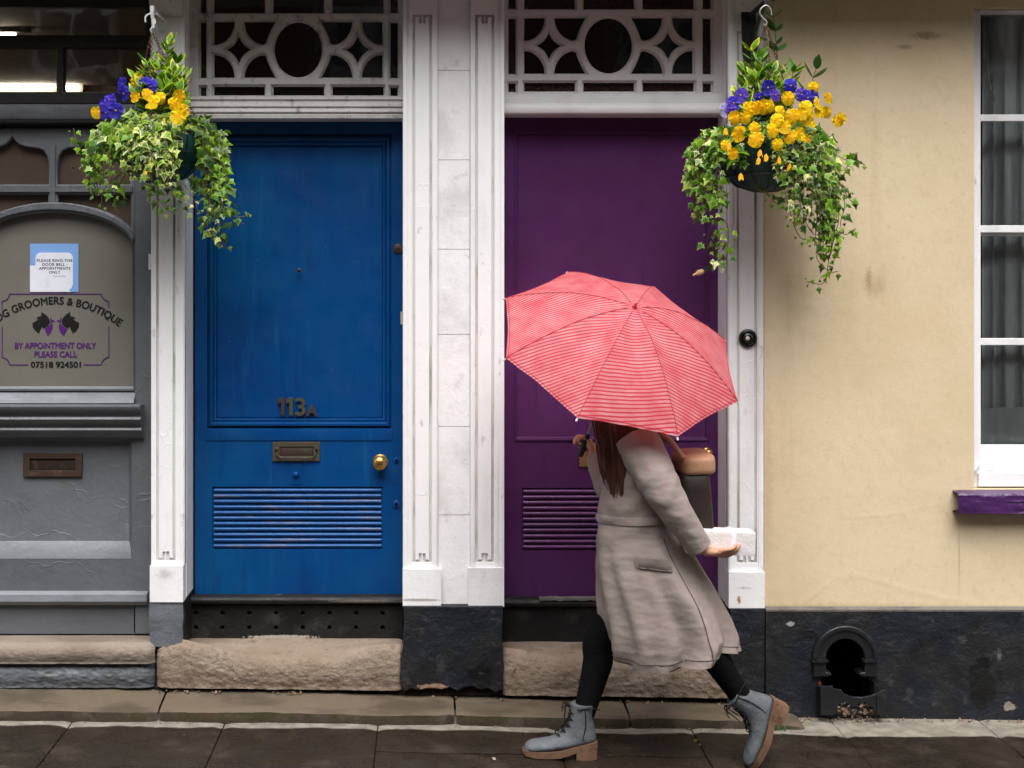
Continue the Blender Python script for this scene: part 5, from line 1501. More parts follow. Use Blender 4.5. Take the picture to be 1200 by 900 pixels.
shoots(sh, st2, rng, [(stalk(190, 150, 198, 48, -.23, -.24, -3), 11), (stalk(192, 150, 208, 72, -.22, -.20, 5), 9), (stalk(185, 150, 172, 74, -.24, -.28, -2), 9), (stalk(180, 150, 163, 90, -.25, -.30), 7), (stalk(195, 150, 213, 92, -.22, -.24, 4), 8), (stalk(190, 150, 186, 80, -.22, -.30), 8), (stalk(197, 150, 210, 108, -.25, -.30), 7), (stalk(188, 150, 200, 98, -.2, -.32), 8), (stalk(180, 150, 160, 108, -.27, -.33), 5), (stalk(186, 150, 178, 110, -.24, -.34), 6), (stalk(192, 150, 190, 104, -.24, -.36), 7), (stalk(196, 150, 214, 122, -.24, -.32), 6), (stalk(184, 150, 168, 100, -.24, -.34), 6), (stalk(194, 150, 203, 84, -.24, -.30), 8)], size=.060)
sh.build('shrub', M['leaf'], BL, smooth=60, normals=False); st2.build('shrub_stem', M['stem_green'], BL)
lowl = LeafMB()
for _ in range(230):
    a = rng.uniform(A0 - 1.8, A0 + 1.8); r = .17 * math.sqrt(rng.random()); h = .03 + .055 * (1 - r / .18) + rng.uniform(-.01, .03)
    cc = rng.choice(GREENS + DARKS)
    add_leaf(lowl, c + Vector((r * math.cos(a), r * math.sin(a), h)), Vector((rng.gauss(0, 1), rng.gauss(-.4, .8), rng.gauss(.2, .6))), Vector((rng.gauss(0, .4), -.6, 1)), rng.uniform(.018, .032), LANCE, cc, mixc(cc, (.12, .25, .04), .4), rng, .3)
lowl.build('pansy_foliage', M['leaf'], BL, smooth=60, normals=False)
def dome(c, Rb, px, py, ctop, cbot):
    k = (py - ctop) / (cbot - ctop)
    dx = (px - (PXC + c.x * FPX / (CAM_D + c.y))) / 300
    dep = math.sqrt(max(.0, (Rb * 1.15) ** 2 - dx * dx)) * min(1.28, max(.15, .35 + .95 * k))
    Y = c.y - dep
    return W(px, py, Y), Vector((dx * 1.6, -1.0, .45 - .2 * k))
for (x, y, kd) in ((635, 455, 'y'), (695, 445, 'y'), (752, 462, 'y'), (645, 375, 'y'), (842, 455, 'y'), (818, 490, 'y'), (838, 515, 'y'), (858, 522, 'y'), (455, 530, 'y'), (840, 545, 'y'), (722, 480, 'y'), (580, 395, 'b'), (588, 440, 'b'), (520, 470, 'b'), (500, 530, 'b'), (545, 520, 'b'), (680, 398, 'b'), (715, 408, 'b'), (572, 428, 'b'), (498, 495, 'b')):
    p, n = dome(c, .182, x / 4, y / 4, 92, 140)
    pansy(BL, p + Vector((0, -.012, 0)), n + Vector((rng.gauss(0, .5), 0, rng.gauss(.05, .42))), .0345 * rng.uniform(.85, 1.15) * rng.uniform(1.1, 1.5), kd, rng)
for x, y in ((770, 552), (690, 490), (685, 800)): bud(BL, dome(c, .182, x / 4, y / 4, 92, 140)[0] + Vector((0, -.01, 0)), .018, rng)

# ---------------- right basket
BR, c, rng = basket('hanging basket crowded with yellow pansies and long ivy, beside the cream wall', 897, 168, -0.245, .195, 898, 30, 33)
cR = c
ivy, stm = LeafMB(), MB()
mound(ivy, c, .195, rng, 230, (A0 - 1.9, A0 + 1.9), 0, (.0, .06), .037)
mound(ivy, c, .195, rng, 170, (PI - .5, PI + 1.0), 0, (-.09, .06), .037)
mound(ivy, c, .195, rng, 190, (A0 - .1, A0 + 1.8), 1, (-.13, .05), .037)
mound(ivy, c, .195, rng, 60, (0, 2 * PI), 2, (-.02, .05), .036)
for k in range(16):
    a = A0 - 1.75 + .75 * k / 15
    trail(ivy, stm, fall(c, .195, a, rng.uniform(.14, .30), rng, .07 if a < A0 - 1.2 else .03, -.01), rng, 0 if rng.random() < .6 else 1, .036, .0185)
for k in range(22):
    a = A0 - .1 + 1.75 * k / 21
    trail(ivy, stm, fall(c, .195, a, rng.uniform(.14, .33), rng, .03, .02), rng, rng.choice((1, 1, 0, 2)), .036, .0185)
for k in range(14):
    a = A0 + .7 + .9 * k / 13
    trail(ivy, stm, fall(c, .195, a, rng.uniform(.25, .42), rng, .02, .01), rng, 2 if rng.random() < .5 else 0, .036, .0185)
for pts, tone in (([(835, 190), (832, 215), (838, 245), (830, 275), (828, 290), (832, 288)], 0), ([(845, 200), (848, 235), (840, 262), (845, 285), (838, 300), (848, 310)], 1), ([(838, 195), (826, 220), (834, 250), (852, 262), (852, 300), (848, 302), (836, 312)], 0),
                  ([(960, 180), (985, 200), (998, 190), (1010, 192)], 0), ([(965, 190), (985, 215), (990, 240), (985, 262), (990, 275), (1003, 268)], 2), ([(960, 200), (975, 240), (978, 275), (972, 300), (968, 325), (962, 333), (945, 330)], 0),
                  ([(955, 200), (968, 245), (965, 285), (957, 302), (972, 318), (982, 318)], 0), ([(930, 215), (938, 240), (945, 262), (955, 275), (972, 272)], 0), ([(918, 215), (925, 245), (932, 268), (940, 280), (950, 278)], 1),
                  ([(965, 185), (990, 225), (1000, 238), (1004, 236)], 0), ([(970, 175), (992, 188), (1002, 186), (1014, 194)], 0), ([(890, 215), (905, 235), (918, 240)], 1), ([(940, 210), (955, 230), (970, 250), (975, 290), (970, 305)], 2), ([(950, 205), (965, 225), (972, 260), (968, 290)], 0), ([(955, 205), (975, 232), (983, 256), (975, 285), (970, 312)], 0)):
    trail(ivy, stm, [W(x, y, -.30 - .03 * math.sin(i)) for i, (x, y) in enumerate(pts)], rng, tone, .036, .0185)
ivy.build('ivy', M['leaf'], BR, smooth=60, normals=False)
stm.build('ivy_stem', M['stem'], BR)
sh, st2 = LeafMB(), MB()
shoots(sh, st2, rng, [(stalk(885, 160, 880, 58, -.24, -.26, 2), 10), (stalk(888, 160, 893, 66, -.25, -.28, 2), 10), (stalk(882, 160, 872, 82, -.26, -.28, -2), 8), (stalk(895, 160, 905, 85, -.25, -.30), 9), (stalk(890, 160, 884, 88, -.22, -.32), 8), (stalk(880, 160, 868, 108, -.28, -.33), 6), (stalk(900, 160, 912, 102, -.25, -.30, 2), 7), (stalk(905, 160, 930, 82, -.24, -.26, 4), 7), (stalk(892, 160, 898, 104, -.2, -.35), 7)], size=.062)
shoots(sh, st2, rng, [(stalk(915, 150, 903, -14, -.16, -.13, 2), 8), (stalk(920, 160, 958, 76, -.24, -.28, 4), 4)], 'plain', .075)
sh.build('shrub', M['leaf'], BR, smooth=60, normals=False); st2.build('shrub_stem', M['stem_green'], BR)
lowl = LeafMB()
for _ in range(300):
    a = rng.uniform(A0 - 1.8, A0 + 1.8); r = .20 * math.sqrt(rng.random()); h = .02 + .08 * (1 - r / .2) + rng.uniform(-.01, .03)
    cc = rng.choice(GREENS + DARKS + DARKS)
    add_leaf(lowl, c + Vector((r * math.cos(a), r * math.sin(a), h)), Vector((rng.gauss(0, 1), rng.gauss(-.4, .8), rng.gauss(.1, .6))), Vector((rng.gauss(0, .4), -.6, 1)), rng.uniform(.018, .034), LANCE, cc, mixc(cc, (.12, .25, .04), .4), rng, .3)
lowl.build('pansy_foliage', M['leaf'], BR, smooth=60, normals=False)
for (x, y, kd) in [(v[0], v[1], 'y') for v in ((258, 343), (278, 332), (322, 330), (368, 312), (245, 345), (210, 370), (350, 352), (390, 360), (428, 340), (330, 377), (418, 368), (445, 362), (458, 322), (495, 310), (500, 350), (523, 383), (540, 372), (328, 405), (365, 398), (430, 402), (383, 428), (343, 445), (428, 443), (272, 436), (205, 480), (176, 450), (360, 385), (412, 350), (445, 275), (300, 335), (410, 420), (265, 395), (235, 375), (445, 395), (470, 350), (225, 415))] + [(205, 325, 'b'), (232, 303, 'v'), (288, 303, 'b'), (312, 280, 'b'), (332, 300, 'v'), (414, 302, 'v'), (425, 310, 'b'), (455, 303, 'b'), (380, 265, 'b'), (175, 345, 'p'), (195, 345, 'v')]:
    p, n = dome(c, .195, 780 + x / 2.647, y / 2.647, 100, 180)
    pansy(BR, p + Vector((rng.gauss(0, .004), -.016 - abs(rng.gauss(0, .022)), rng.gauss(0, .004))), n + Vector((rng.gauss(0, .5), 0, rng.gauss(.05, .42))), .0345 * rng.uniform(.85, 1.12) * rng.uniform(1.1, 1.5), kd, rng)
for x, y in ((290, 465), (348, 487), (382, 507), (230, 537), (308, 478), (183, 397), (275, 385), (270, 375), (285, 488), (195, 445)): 
    bud(BR, dome(c, .195, 780 + x / 2.647, y / 2.647, 100, 180)[0] + Vector((0, -.02, 0)), .032, rng)
# watering tube end
hz_ = thing('hose_end', 'short black hose with a tan tip poking out under the trailing ivy', 'hose', W(825, 316, -.2))
mb = MB(); mb.tube(smoothpath([Vector((XX(853), .10, ZZ(300, .1))), W(846, 305, .0), W(834, 311, -.15), W(822, 318.5, -.24)], 6), .0085, 10); mb.build('rubber_tube', M['rubber'], hz_)
mb = MB(); a, b = W(823, 318, -.238), W(812, 322.5, -.265); mb.tube([a, a + (b - a) * .5, a + (b - a) * .55, b], [.010, .011, .0055, .004], 12); mb.build('tip', M['cut_wood'], hz_)

# ---------------- brackets
wb = thing('basket_bracket', 'white painted iron bracket holding the left basket', 'bracket', W(190, 45, 0), 'basket brackets')
mb = MB()
mb.box(XX(186), XX(194), -.012, .0, ZZ(92), ZZ(14))
tip = W(178, 9, -.24)
mb.tube([W(190, 22, -.006), W(183, 14, -.14), tip], [.007, .007, .008], 8)
mb.tube(smoothpath([W(190, 88, -.01), W(188, 66, -.05), W(184, 42, -.12), W(180, 22, -.2)], 5), .006, 8)
mb.tube([tip + Vector((0, 0, .006)), W(178.5, 16, -.24), W(180, 33, -.24)], [.009, .0085, .004], 8)
mb.tube(smoothpath([W(179, 15, -.24), W(173.5, 17, -.245), W(170.5, 20, -.25), W(170.5, 26, -.25)], 4), .0032, 6)
mb.tube(smoothpath([W(180, 20, -.24), W(182, 26, -.24), W(179, 31, -.24), W(176.5, 35, -.24), W(178, 38.5, -.235)], 4), .003, 6)
mb.tube(smoothpath([W(183, 16, -.2), W(192, 24, -.1), W(197, 29, -.01)], 4), .0045, 6)
mb.build('bracket_arm', M['white_iron'], wb)
ib = thing('basket_bracket', 'black iron bracket holding the right basket', 'bracket', W(880, 45, 0), 'basket brackets')
mb = MB()
mb.plate(pxpoly([(869, 14), (886, 14), (887, 60), (883, 78), (873, 78), (870, 60)], -.012), [], -.014, -.0005, bevel=.002)
tip = W(898, 2, -.245)
mb.tube(smoothpath([W(878, 20, -.012), W(886, 12, -.12), tip], 5), .011, 8)
mb.tube(smoothpath([W(879, 70, -.012), W(882, 50, -.03), W(890, 22, -.14), W(896, 6, -.22)], 5), .008, 8)
mb.build('bracket_arm', M['iron'], ib)
mb = MB()
mb.tube(smoothpath([W(904, 18, -.245), W(903, 11, -.245), W(898, 6.5, -.245), W(892, 10, -.245), W(890.5, 16, -.245), W(895, 22, -.245), W(898.5, 26, -.245), W(897, 30, -.245), W(894, 28, -.245)], 5), .0032, 8)
mb.build('s_hook', M['galv'], BR)
# corbel above the left pilaster and rough capitals
mb = MB()
mb.ext_x(XX(178), XX(216), [(.0, ZZ(-45)), (-.10, ZZ(-45)), (-.10, ZZ(-22)), (-.085, ZZ(-8)), (-.06, ZZ(6)), (-.03, ZZ(16)), (-.012, ZZ(20)), (-.0, ZZ(20))])
tag(mb.build('corbel', M['white_old'], smooth=40), 'carved grimy corbel at the top of the pilaster beside the shop', 'corbel')
# ================================================================ the walking person
def fabric(name, col, tones, bumps, rough=.85):
    return mat(name, col, rough, .2, tones=tones, bumps=bumps)
M['coat'] = fabric('taupe_coat_cloth', (0.285, 0.235, 0.215), [((0.235, 0.19, 0.17), 3, .4, .7, .7), ((0.34, 0.29, 0.27), 9, .5, .75, .4)], [(420, .0007, 3), (4, .022, 3, (.75, .75, 1.7)), (16, .004, 3)])
M['coat_lining'] = fabric('dark_coat_trim', (0.10, 0.075, 0.066), [], [(260, .0008, 3)])
M['legging'] = fabric('black_legging_cloth', (0.004, 0.004, 0.0045), [], [(300, .0006, 2), (30, .003, 2, (1, 1, 2))], .85)
M['legging'].node_tree.nodes['Principled BSDF'].inputs['Specular IOR Level'].default_value = .08
M['skin'] = mat('skin', (0.50, 0.27, 0.18), .5, .4, tones=[((0.42, 0.20, 0.13), 20, .45, .7, .5)], bumps=[(200, .0004, 3)])
M['skin'].node_tree.nodes['Principled BSDF'].inputs['Subsurface Weight'].default_value = 0.08
M['hair'] = mat('reddish_brown_hair', (0.085, 0.032, 0.022), .45, .4, tones=[((0.16, 0.06, 0.04), 6, .42, .7, .7, (9, 9, .6)), ((0.045, 0.018, 0.012), 5, .45, .7, .6, (8, 8, .5))], bumps=[(60, .003, 4, (6, 6, .35))])
M['boot'] = mat('grey_suede', (0.105, 0.115, 0.125), .7, .3, tones=[((0.06, 0.066, 0.072), 12, .42, .7, .7), ((0.19, 0.20, 0.205), 20, .55, .75, .5)], bumps=[(120, .0016, 4), (16, .009, 3)])
M['sole'] = mat('tan_boot_sole', (0.15, 0.085, 0.052), .75, .2, tones=[((0.075, 0.045, 0.03), 16, .45, .7, .8), ((0.03, 0.024, 0.02), 40, .58, .68, .7)], bumps=[(60, .002, 4)])
M['lace'] = mat('black_lace', (0.008, 0.008, 0.009), .7, .2)
M['eye_white'] = mat('eye_white', (.75, .73, .70), .2, .5)
M['iris'] = mat('brown_iris', (.05, .025, .012), .15, .5)
M['lip'] = mat('lip', (.42, .14, .12), .4, .4)

PX, PY_ = 0.82, -0.56
person = thing('person', 'person walking left in taupe coat, black leggings and grey lace-up boots under the umbrella', 'person', (PX, PY_, gz(PX)))
# rear boot: heel lifted, standing on its toe
toeP = W(886, 895, -.60)
TL = Matrix.Translation((toeP.x, -.60, gz(toeP.x) + .010)) @ Matrix.Rotation(R(-64), 4, 'Y') @ Matrix.Translation((.236, 0, -.008))
J = {}
def jt_(name, p, r): J[name] = (Vector(p), r)
edges = []
def chain(*names):
    for a, b in zip(names, names[1:]): edges.append((a, b))
jt_('pelvis', W(766, 648, -.56), (.135, .105))
jt_('waist', W(757, 600, -.565), (.115, .09)); jt_('chest', W(748, 552, -.57), (.135, .10)); jt_('upper', W(741, 522, -.58), (.12, .085))
jt_('neck', W(733, 500, -.59), (.052, .052)); jt_('neck2', W(729, 487, -.595), (.05, .05)); 
chain('pelvis', 'waist', 'chest', 'upper', 'neck', 'neck2')
for s, y, hp in (('R', -.46, (762, 660)), ('L', -.65, (770, 660))):
    jt_('hip' + s, W(hp[0], hp[1], y), (.072, .072)); chain('pelvis', 'hip' + s)
jt_('kneeR', W(706, 744, -.48), (.046, .046)); jt_('calfR', W(700, 778, -.49), (.046, .046)); jt_('ankleR', W(684, 838, -.515), (.036, .036)); jt_('footR', W(682, 858, -.52), (.03, .03))
chain('hipR', 'kneeR', 'calfR', 'ankleR', 'footR')
jt_('kneeL', W(800, 728, -.63), (.046, .046)); jt_('calfL', W(828, 758, -.625), (.044, .044)); jt_('ankleL', TL @ Vector((-.047, 0, .155)), (.034, .034)); jt_('footL', TL @ Vector((-.045, 0, .095)), (.03, .03))
chain('hipL', 'kneeL', 'calfL', 'ankleL', 'footL')
UC = Vector((.705, -.545, 1.478)); UA = Vector((.20, -.58, .79)).normalized()
grip = UC - UA * .47
jt_('shR', W(737, 518, -.43), (.062, .062)); jt_('elR', W(716, 572, -.36), (.045, .045)); jt_('wrR', grip + Vector((.042, -.005, -.055)), (.026, .026))
jt_('shL', W(747, 521, -.735), (.062, .062)); jt_('elL', W(786, 590, -.79), (.045, .045)); jt_('wrL', W(822, 645, -.765), (.026, .024))
chain('upper', 'shR', 'elR', 'wrR'); chain('upper', 'shL', 'elL', 'wrL')
# hands: palm, four fingers of different length with two bends, a thumb from the side
def hand(s, wrist, fwd, palm_n, curl, lens=(.070, .078, .073, .058)):
    """fwd: along the palm; palm_n: the way the palm faces; fingers curl towards palm_n"""
    x, f, n = frame(fwd, palm_n)
    jt_('pm' + s, wrist + f * .038, (.030, .016)); chain('wr' + s, 'pm' + s)
    for i, L in enumerate(lens):
        o = (i - 1.5) * .0185
        k0 = wrist + f * (.082 - abs(i - 1.2) * .004) + x * o
        pre = 'f%d%s' % (i, s)
        jt_(pre + 'a', k0, (.0088, .0088))
        chain('pm' + s, pre + 'a')
        d, p = f.copy(), k0
        last = pre + 'a'
        for k, (fr, c) in enumerate(((.45, curl[0]), (.32, curl[1]), (.23, curl[2]))):
            d = (d * math.cos(c) + n * math.sin(c)).normalized() if k == 0 else (Matrix.Rotation(c, 3, f.cross(n)) @ d)
            p = p + d * L * fr
            jt_(pre + str(k), p, (.0082 - .0006 * k,) * 2); chain(last, pre + str(k)); last = pre + str(k)
    side = -x
    t0 = wrist + f * .03 + side * .030 + n * .006
    t1 = t0 + (f * .6 + side * .35 + n * .75).normalized() * .032
    t2 = t1 + (f * .75 + n * .55 - side * .25).normalized() * .026
    jt_('ta' + s, t0, (.0115, .0115)); jt_('tb' + s, t1, (.0098, .0098)); jt_('tc' + s, t2, (.0085, .0085))
    chain('wr' + s, 'ta' + s, 'tb' + s, 'tc' + s)
hand('R', J['wrR'][0], Vector((-.28, .12, .55)), (grip - J['wrR'][0] - Vector((0, 0, .05))), (.9, 1.2, .8))
hand('L', J['wrL'][0], Vector((.95, .0, -.12)), Vector((.05, .55, .8)), (.25, .5, .5))
names = list(J)
me = bpy.data.meshes.new('body')
me.from_pydata([J[n][0] for n in names], [(names.index(a), names.index(b)) for a, b in edges], [])
ob = bpy.data.objects.new('body_tmp', me); COL.objects.link(ob)
skm = ob.modifiers.new('skin', 'SKIN'); skm.branch_smoothing = 0.3
for i, n in enumerate(names):
    sv = me.skin_vertices[0].data[i]; sv.radius = J[n][1]; sv.use_root = (n == 'pelvis')
ss = ob.modifiers.new('sub', 'SUBSURF'); ss.levels = 2; ss.render_levels = 2
dg = bpy.context.evaluated_depsgraph_get()
bme = bpy.data.meshes.new_from_object(ob.evaluated_get(dg))
bpy.data.objects.remove(ob)
# head: a shaped ball, face to the left (-X)
bm = bmesh.new(); bm.from_mesh(bme)
hc = W(722, 462, -.60)
tilt = Matrix.Rotation(R(-6), 3, 'Y')
def hd(p):
    """head space: -x forward"""
    return hc + tilt @ Vector(p)
tmp = bmesh.new(); bmesh.ops.create_uvsphere(tmp, u_segments=36, v_segments=28, radius=1)
for v in tmp.verts:
    x, y, z = v.co
    q = Vector((x * .098, y * .076, z * .112))
    if z < 0: q.y *= 1 - .28 * (-z) ** 1.3; q.x = q.x * (1 - .20 * (-z)) - .018 * (-z)
    f = max(0, -x)
    if f > .3:
        q.x -= .024 * math.exp(-(y / .16) ** 2 - ((z + .16) / .17) ** 2)          # nose
        q.x += .010 * (math.exp(-((abs(y) - .40) / .17) ** 2 - ((z - .03) / .11) ** 2))  # eye sockets
        q.x -= .007 * math.exp(-(y / .28) ** 2 - ((z + .50) / .08) ** 2)           # lips
        q.x -= .008 * math.exp(-(y / .25) ** 2 - ((z + .84) / .13) ** 2)           # chin
        q.x += .004 * math.exp(-(y / .3) ** 2 - ((z + .63) / .05) ** 2)
    v.co = hd(q)
for s in (1, -1):                                                                    # ears
    e = bmesh.ops.create_uvsphere(tmp, u_segments=12, v_segments=8, radius=1)
    for v in e['verts']: v.co = hd(Vector((.008 + v.co.x * .018, s * (.074 + v.co.y * .008), -.012 + v.co.z * .032)))
tm = bpy.data.meshes.new('t'); tmp.to_mesh(tm); tmp.free(); bm.from_mesh(tm); bpy.data.meshes.remove(tm)
# join head, neck and body into one continuous skin
bmesh.ops.recalc_face_normals(bm, faces=bm.faces[:])
tm = bpy.data.meshes.new('body'); bm.to_mesh(tm); bm.free()
ob = bpy.data.objects.new('body', tm); COL.objects.link(ob)
rm = ob.modifiers.new('r', 'REMESH'); rm.mode = 'VOXEL'; rm.voxel_size = 0.0045
dg = bpy.context.evaluated_depsgraph_get()
bme = bpy.data.meshes.new_from_object(ob.evaluated_get(dg)); bpy.data.objects.remove(ob)
bm = bmesh.new(); bm.from_mesh(bme)
for _ in range(2): bmesh.ops.smooth_vert(bm, verts=bm.verts[:], factor=.4, use_axis_x=True, use_axis_y=True, use_axis_z=True)
for f in bm.faces: f.smooth = True
bm.to_mesh(bme); bm.free()
bme.materials.clear(); bme.materials.append(M['skin'])
body = bpy.data.objects.new('body', bme); COL.objects.link(body); place(body, person)
for s in (1, -1):
    mb = MB(); mb.lathe([(0, -.011), (.008, -.008), (.011, 0), (.008, .008), (.0055, .0095)], hd((-.078, s * .030, .006)), tilt @ Vector((-1, s * .15, 0)), 16)
    eo = mb.build('eye', M['eye_white'], person, smooth=70)
    mb = MB(); mb.lathe([(.0058, .0092), (.004, .0108), (0, .0114)], hd((-.078, s * .030, .006)), tilt @ Vector((-1, s * .15, 0)), 14); mb.build('iris', M['iris'], eo, smooth=70)
mb = MB()
rows = []
for i in range(11):
    y = -.024 + .048 * i / 10; k = math.cos((i - 5) / 5 * PI / 2)
    rows.append([hd((-.1075 - .004 * k + .010 * (abs(i - 5) / 5) ** 2, y, -.056 + dz * (.3 + .7 * k))) + tilt @ Vector((-dx * k, 0, 0)) for dz, dx in ((-.008, 0), (-.004, .004), (0, .001), (.004, .004), (.007, 0))])
mb.grid(lambda u, v: rows[round(u * 10)][round(v * 4)], 10, 4); mb.build('mouth', M['lip'], person, smooth=70)

# leggings: a sleeve of cloth over each leg, from hip to boot
for s in ('R', 'L'):
    mb = MB()
    a, b, c2, d = (J[k + s][0] for k in ('hip', 'knee', 'calf', 'ankle'))
    path = smoothpath([a, b, c2, d + (d - c2) * .08], 10)
    L = len(path)
    rr = []
    for i in range(L):
        f = i / (L - 1) * 3
        r = np_interp(f, [0, .5, 1, 1.35, 2, 3], [.066, .074, .064, .058, .055, .037])
        rr.append(r * (1 + .02 * nz(f * 6, ord(s))))
    mb.tube(path, rr, 20)
    mb.build('leggings', M['legging'], person, smooth=60)

# boots, modelled at the origin: heel at x=0, toe towards -x, ground z=0 (metres), then turned into place
def boot_parts(T, nm, lace_seed):
    k = 5.23 / FPX
    def q(px, py): return ((px - 697) * k, (886 - py) * k)
    top = [(669, 824), (668.5, 832), (667, 841), (663, 850), (656, 857.5), (645, 863), (633, 865.5), (623, 867), (616.5, 870.5), (614, 876)]
    bot = [(696, 824), (695, 832), (695, 842), (697, 853), (698, 866), (686, 871), (668, 875.5), (648, 878), (630, 879), (617, 879)]
    wd = [.047, .045, .042, .040, .041, .042, .044, .046, .042, .022]
    mb = MB()
    rings = []
    tp, bt = smoothpath([Vector((*q(*p), 0)) for p in top], 4), smoothpath([Vector((*q(*p), 0)) for p in bot], 4)
    rng = random.Random(lace_seed)
    for i, (a, b) in enumerate(zip(tp, bt)):
        f = i / (len(tp) - 1) * (len(wd) - 1)
        w = np_interp(f, list(range(len(wd))), wd)
        ring = []
        for j in range(22):
            t = 2 * PI * j / 22
            m = (a + b) / 2 + (a - b) / 2 * math.cos(t)
            yy = w * (abs(math.sin(t)) ** .85) * (1 if math.sin(t) > 0 else -1)
            wr = 1 + .03 * nz(m.x * 40, m.y * 40, t)
            ring.append(T @ Vector((m.x, yy * wr, m.y)))
        rings.append(ring)
    mb.loft(rings)
    bo = mb.build('boot', M['boot'], person, smooth=70)
    mb = MB()
    def slab(pts, hw, taper):
        n = len(pts)
        out = []
        for (px, pya, pyb, h) in pts:
            x, za = q(px, pya); _, zb = q(px, pyb)
            out.append([T @ Vector((x, h, za)), T @ Vector((x, -h, za)), T @ Vector((x, -h * .98, zb)), T @ Vector((x, h * .98, zb))])
        mb.loft(out)
    slab([(612.5, 877, 881, .018), (616, 876.5, 882.5, .032), (626, 877, 884, .043), (640, 877, 884.5, .047), (655, 876, 884, .045), (668, 873, 880.5, .040), (676, 870.5, 878, .038), (688, 868.5, 875, .039), (699, 866, 873, .034)], .045, 1)
    slab([(674.5, 872, 886.5, .037), (682, 872, 887, .040), (692, 871, 887, .038), (698.5, 868, 886.5, .030)], .04, 1)
    mb.build('sole', M['sole'], bo, bevel=.003, smooth=45)
    mb = MB()
    pts = [(668.5, 833), (667, 840), (663.5, 847), (658.5, 853), (652, 858)]
    for i, p in enumerate(pts):
        x, z = q(*p)
        mb.tube([T @ Vector((x + .010, -.030, z - .003)), T @ Vector((x - .0035, -.012, z + .002)), T @ Vector((x - .004, .012, z + .002)), T @ Vector((x + .010, .030, z - .003))], .0022, 6)
        if i:
            x0, z0 = q(*pts[i - 1])
            for s in (1, -1): mb.tube([T @ Vector((x0 + .007, s * .026, z0 - .002)), T @ Vector(((x + x0) / 2 - .006, 0, (z + z0) / 2 + .003)), T @ Vector((x + .007, -s * .026, z - .002))], .002, 6)
    x, z = q(668, 828)
    for s, dx, dz in ((1, -.03, -.012), (-1, -.034, -.004), (1, -.02, -.045), (-1, -.026, -.04)):
        mb.tube(smoothpath([T @ Vector((x, s * .006, z)), T @ Vector((x + dx * .6, s * .02, z + .012)), T @ Vector((x + dx, s * .03 - .01, z + dz))], 5), .0022, 6)
    mb.tube(smoothpath([T @ Vector((x + .02, -.05, z + .004)), T @ Vector((x + .075, -.044, z + .006)), T @ Vector((x + .105, -.03, z - .002))], 5), .0024, 6)
    mb.build('lace', M['lace'], bo, smooth=70)
    mb = MB()
    z_ = [(684, 827), (685, 840), (684, 852), (681, 864)]
    mb.tube(smoothpath([T @ Vector((q(*p)[0], -.0475 + .006 * i / 2, q(*p)[1])) for i, p in enumerate(z_)], 5), .0018, 6)
    mb.build('zip', M['lace'], bo)
gR = W(697, 886, -.52)
boot_parts(Matrix.Translation((gR.x, -.52, gz(gR.x) + .0012)), 'r', 1)
boot_parts(TL, 'l', 2)

# coat: one hanging shell, folds growing towards the hem, hem swinging back
lev = [(508, 719, 762, .185), (524, 712, 778, .195), (548, 706, 787, .175), (580, 703, 791, .160), (612, 700, 795, .160), (640, 698, 806, .172), (668, 699, 822, .185), (696, 703, 838, .195), (724, 708, 852, .20), (748, 714, 861, .20), (766, 722, 860, .195)]
NL = 60; NA = 96
def coat_point(v, a, out=0.0):
    f = v * (len(lev) - 1)
    ks = list(range(len(lev)))
    py = np_interp(f, ks, [l[0] for l in lev]); xl = np_interp(f, ks, [l[1] for l in lev]); xr = np_interp(f, ks, [l[2] for l in lev]); hw = np_interp(f, ks, [l[3] for l in lev])
    g = max(0, v - .34)
    sw_ = a + .35 * math.sin(v * 5) + .9 * g                       # folds lean back with the swing
    tri = lambda q: abs(((q / PI) % 2) - 1) * 2 - 1                # sharper than a sine: cloth pleats
    fold = 1 + .36 * g ** 1.2 * (.6 * math.sin(sw_ * 5) + .5 * tri(sw_ * 8 + 1.3) + .3 * math.sin(sw_ * 13 + v * 3))
    # cross creases at the waist and under the arm
    cr = math.exp(-((v - .30) / .16) ** 2)
    fold += .075 * cr * tri(v * 60 + 3.2 * math.cos(a * 1.0 + .6) + 2.5 * nz(a * 1.5, v * 4, 3)) * (.5 + .5 * nz(a * 2, v * 7, 8))
    fold += .022 * nz(math.cos(a) * 2.2, v * 8, math.sin(a) * 2.2)
    cx, rx = (xl + xr) / 2, (xr - xl) / 2
    ca, sa = math.cos(a), math.sin(a)
    k = fold + out / .17
    p = W(cx + rx * ca * k, py - 6 * ca * v * v + 5 * v ** 3 * math.sin(a * 3 + 1), -.575)
    p.y = -.575 + hw * sa * k
    return p
mb = MB()
rings = [[coat_point(i / (NL - 1), 2 * PI * j / NA) for j in range(NA)] for i in range(NL)]
sh_top = W(735, 502, -.585)
rings = [[sh_top + Vector(((p.x - sh_top.x) * .55, (p.y - sh_top.y) * .36, .005)) for p in rings[0]]] + rings
inner = [[Vector((p.x + (W(778, 640, -.575).x - p.x) * .03, p.y + (-.575 - p.y) * .03, p.z)) for p in r] for r in rings[::-1]]
mb.loft(rings + inner, cap0=False, cap1=False)
coat = mb.build('coat', M['coat'], person, smooth=70)
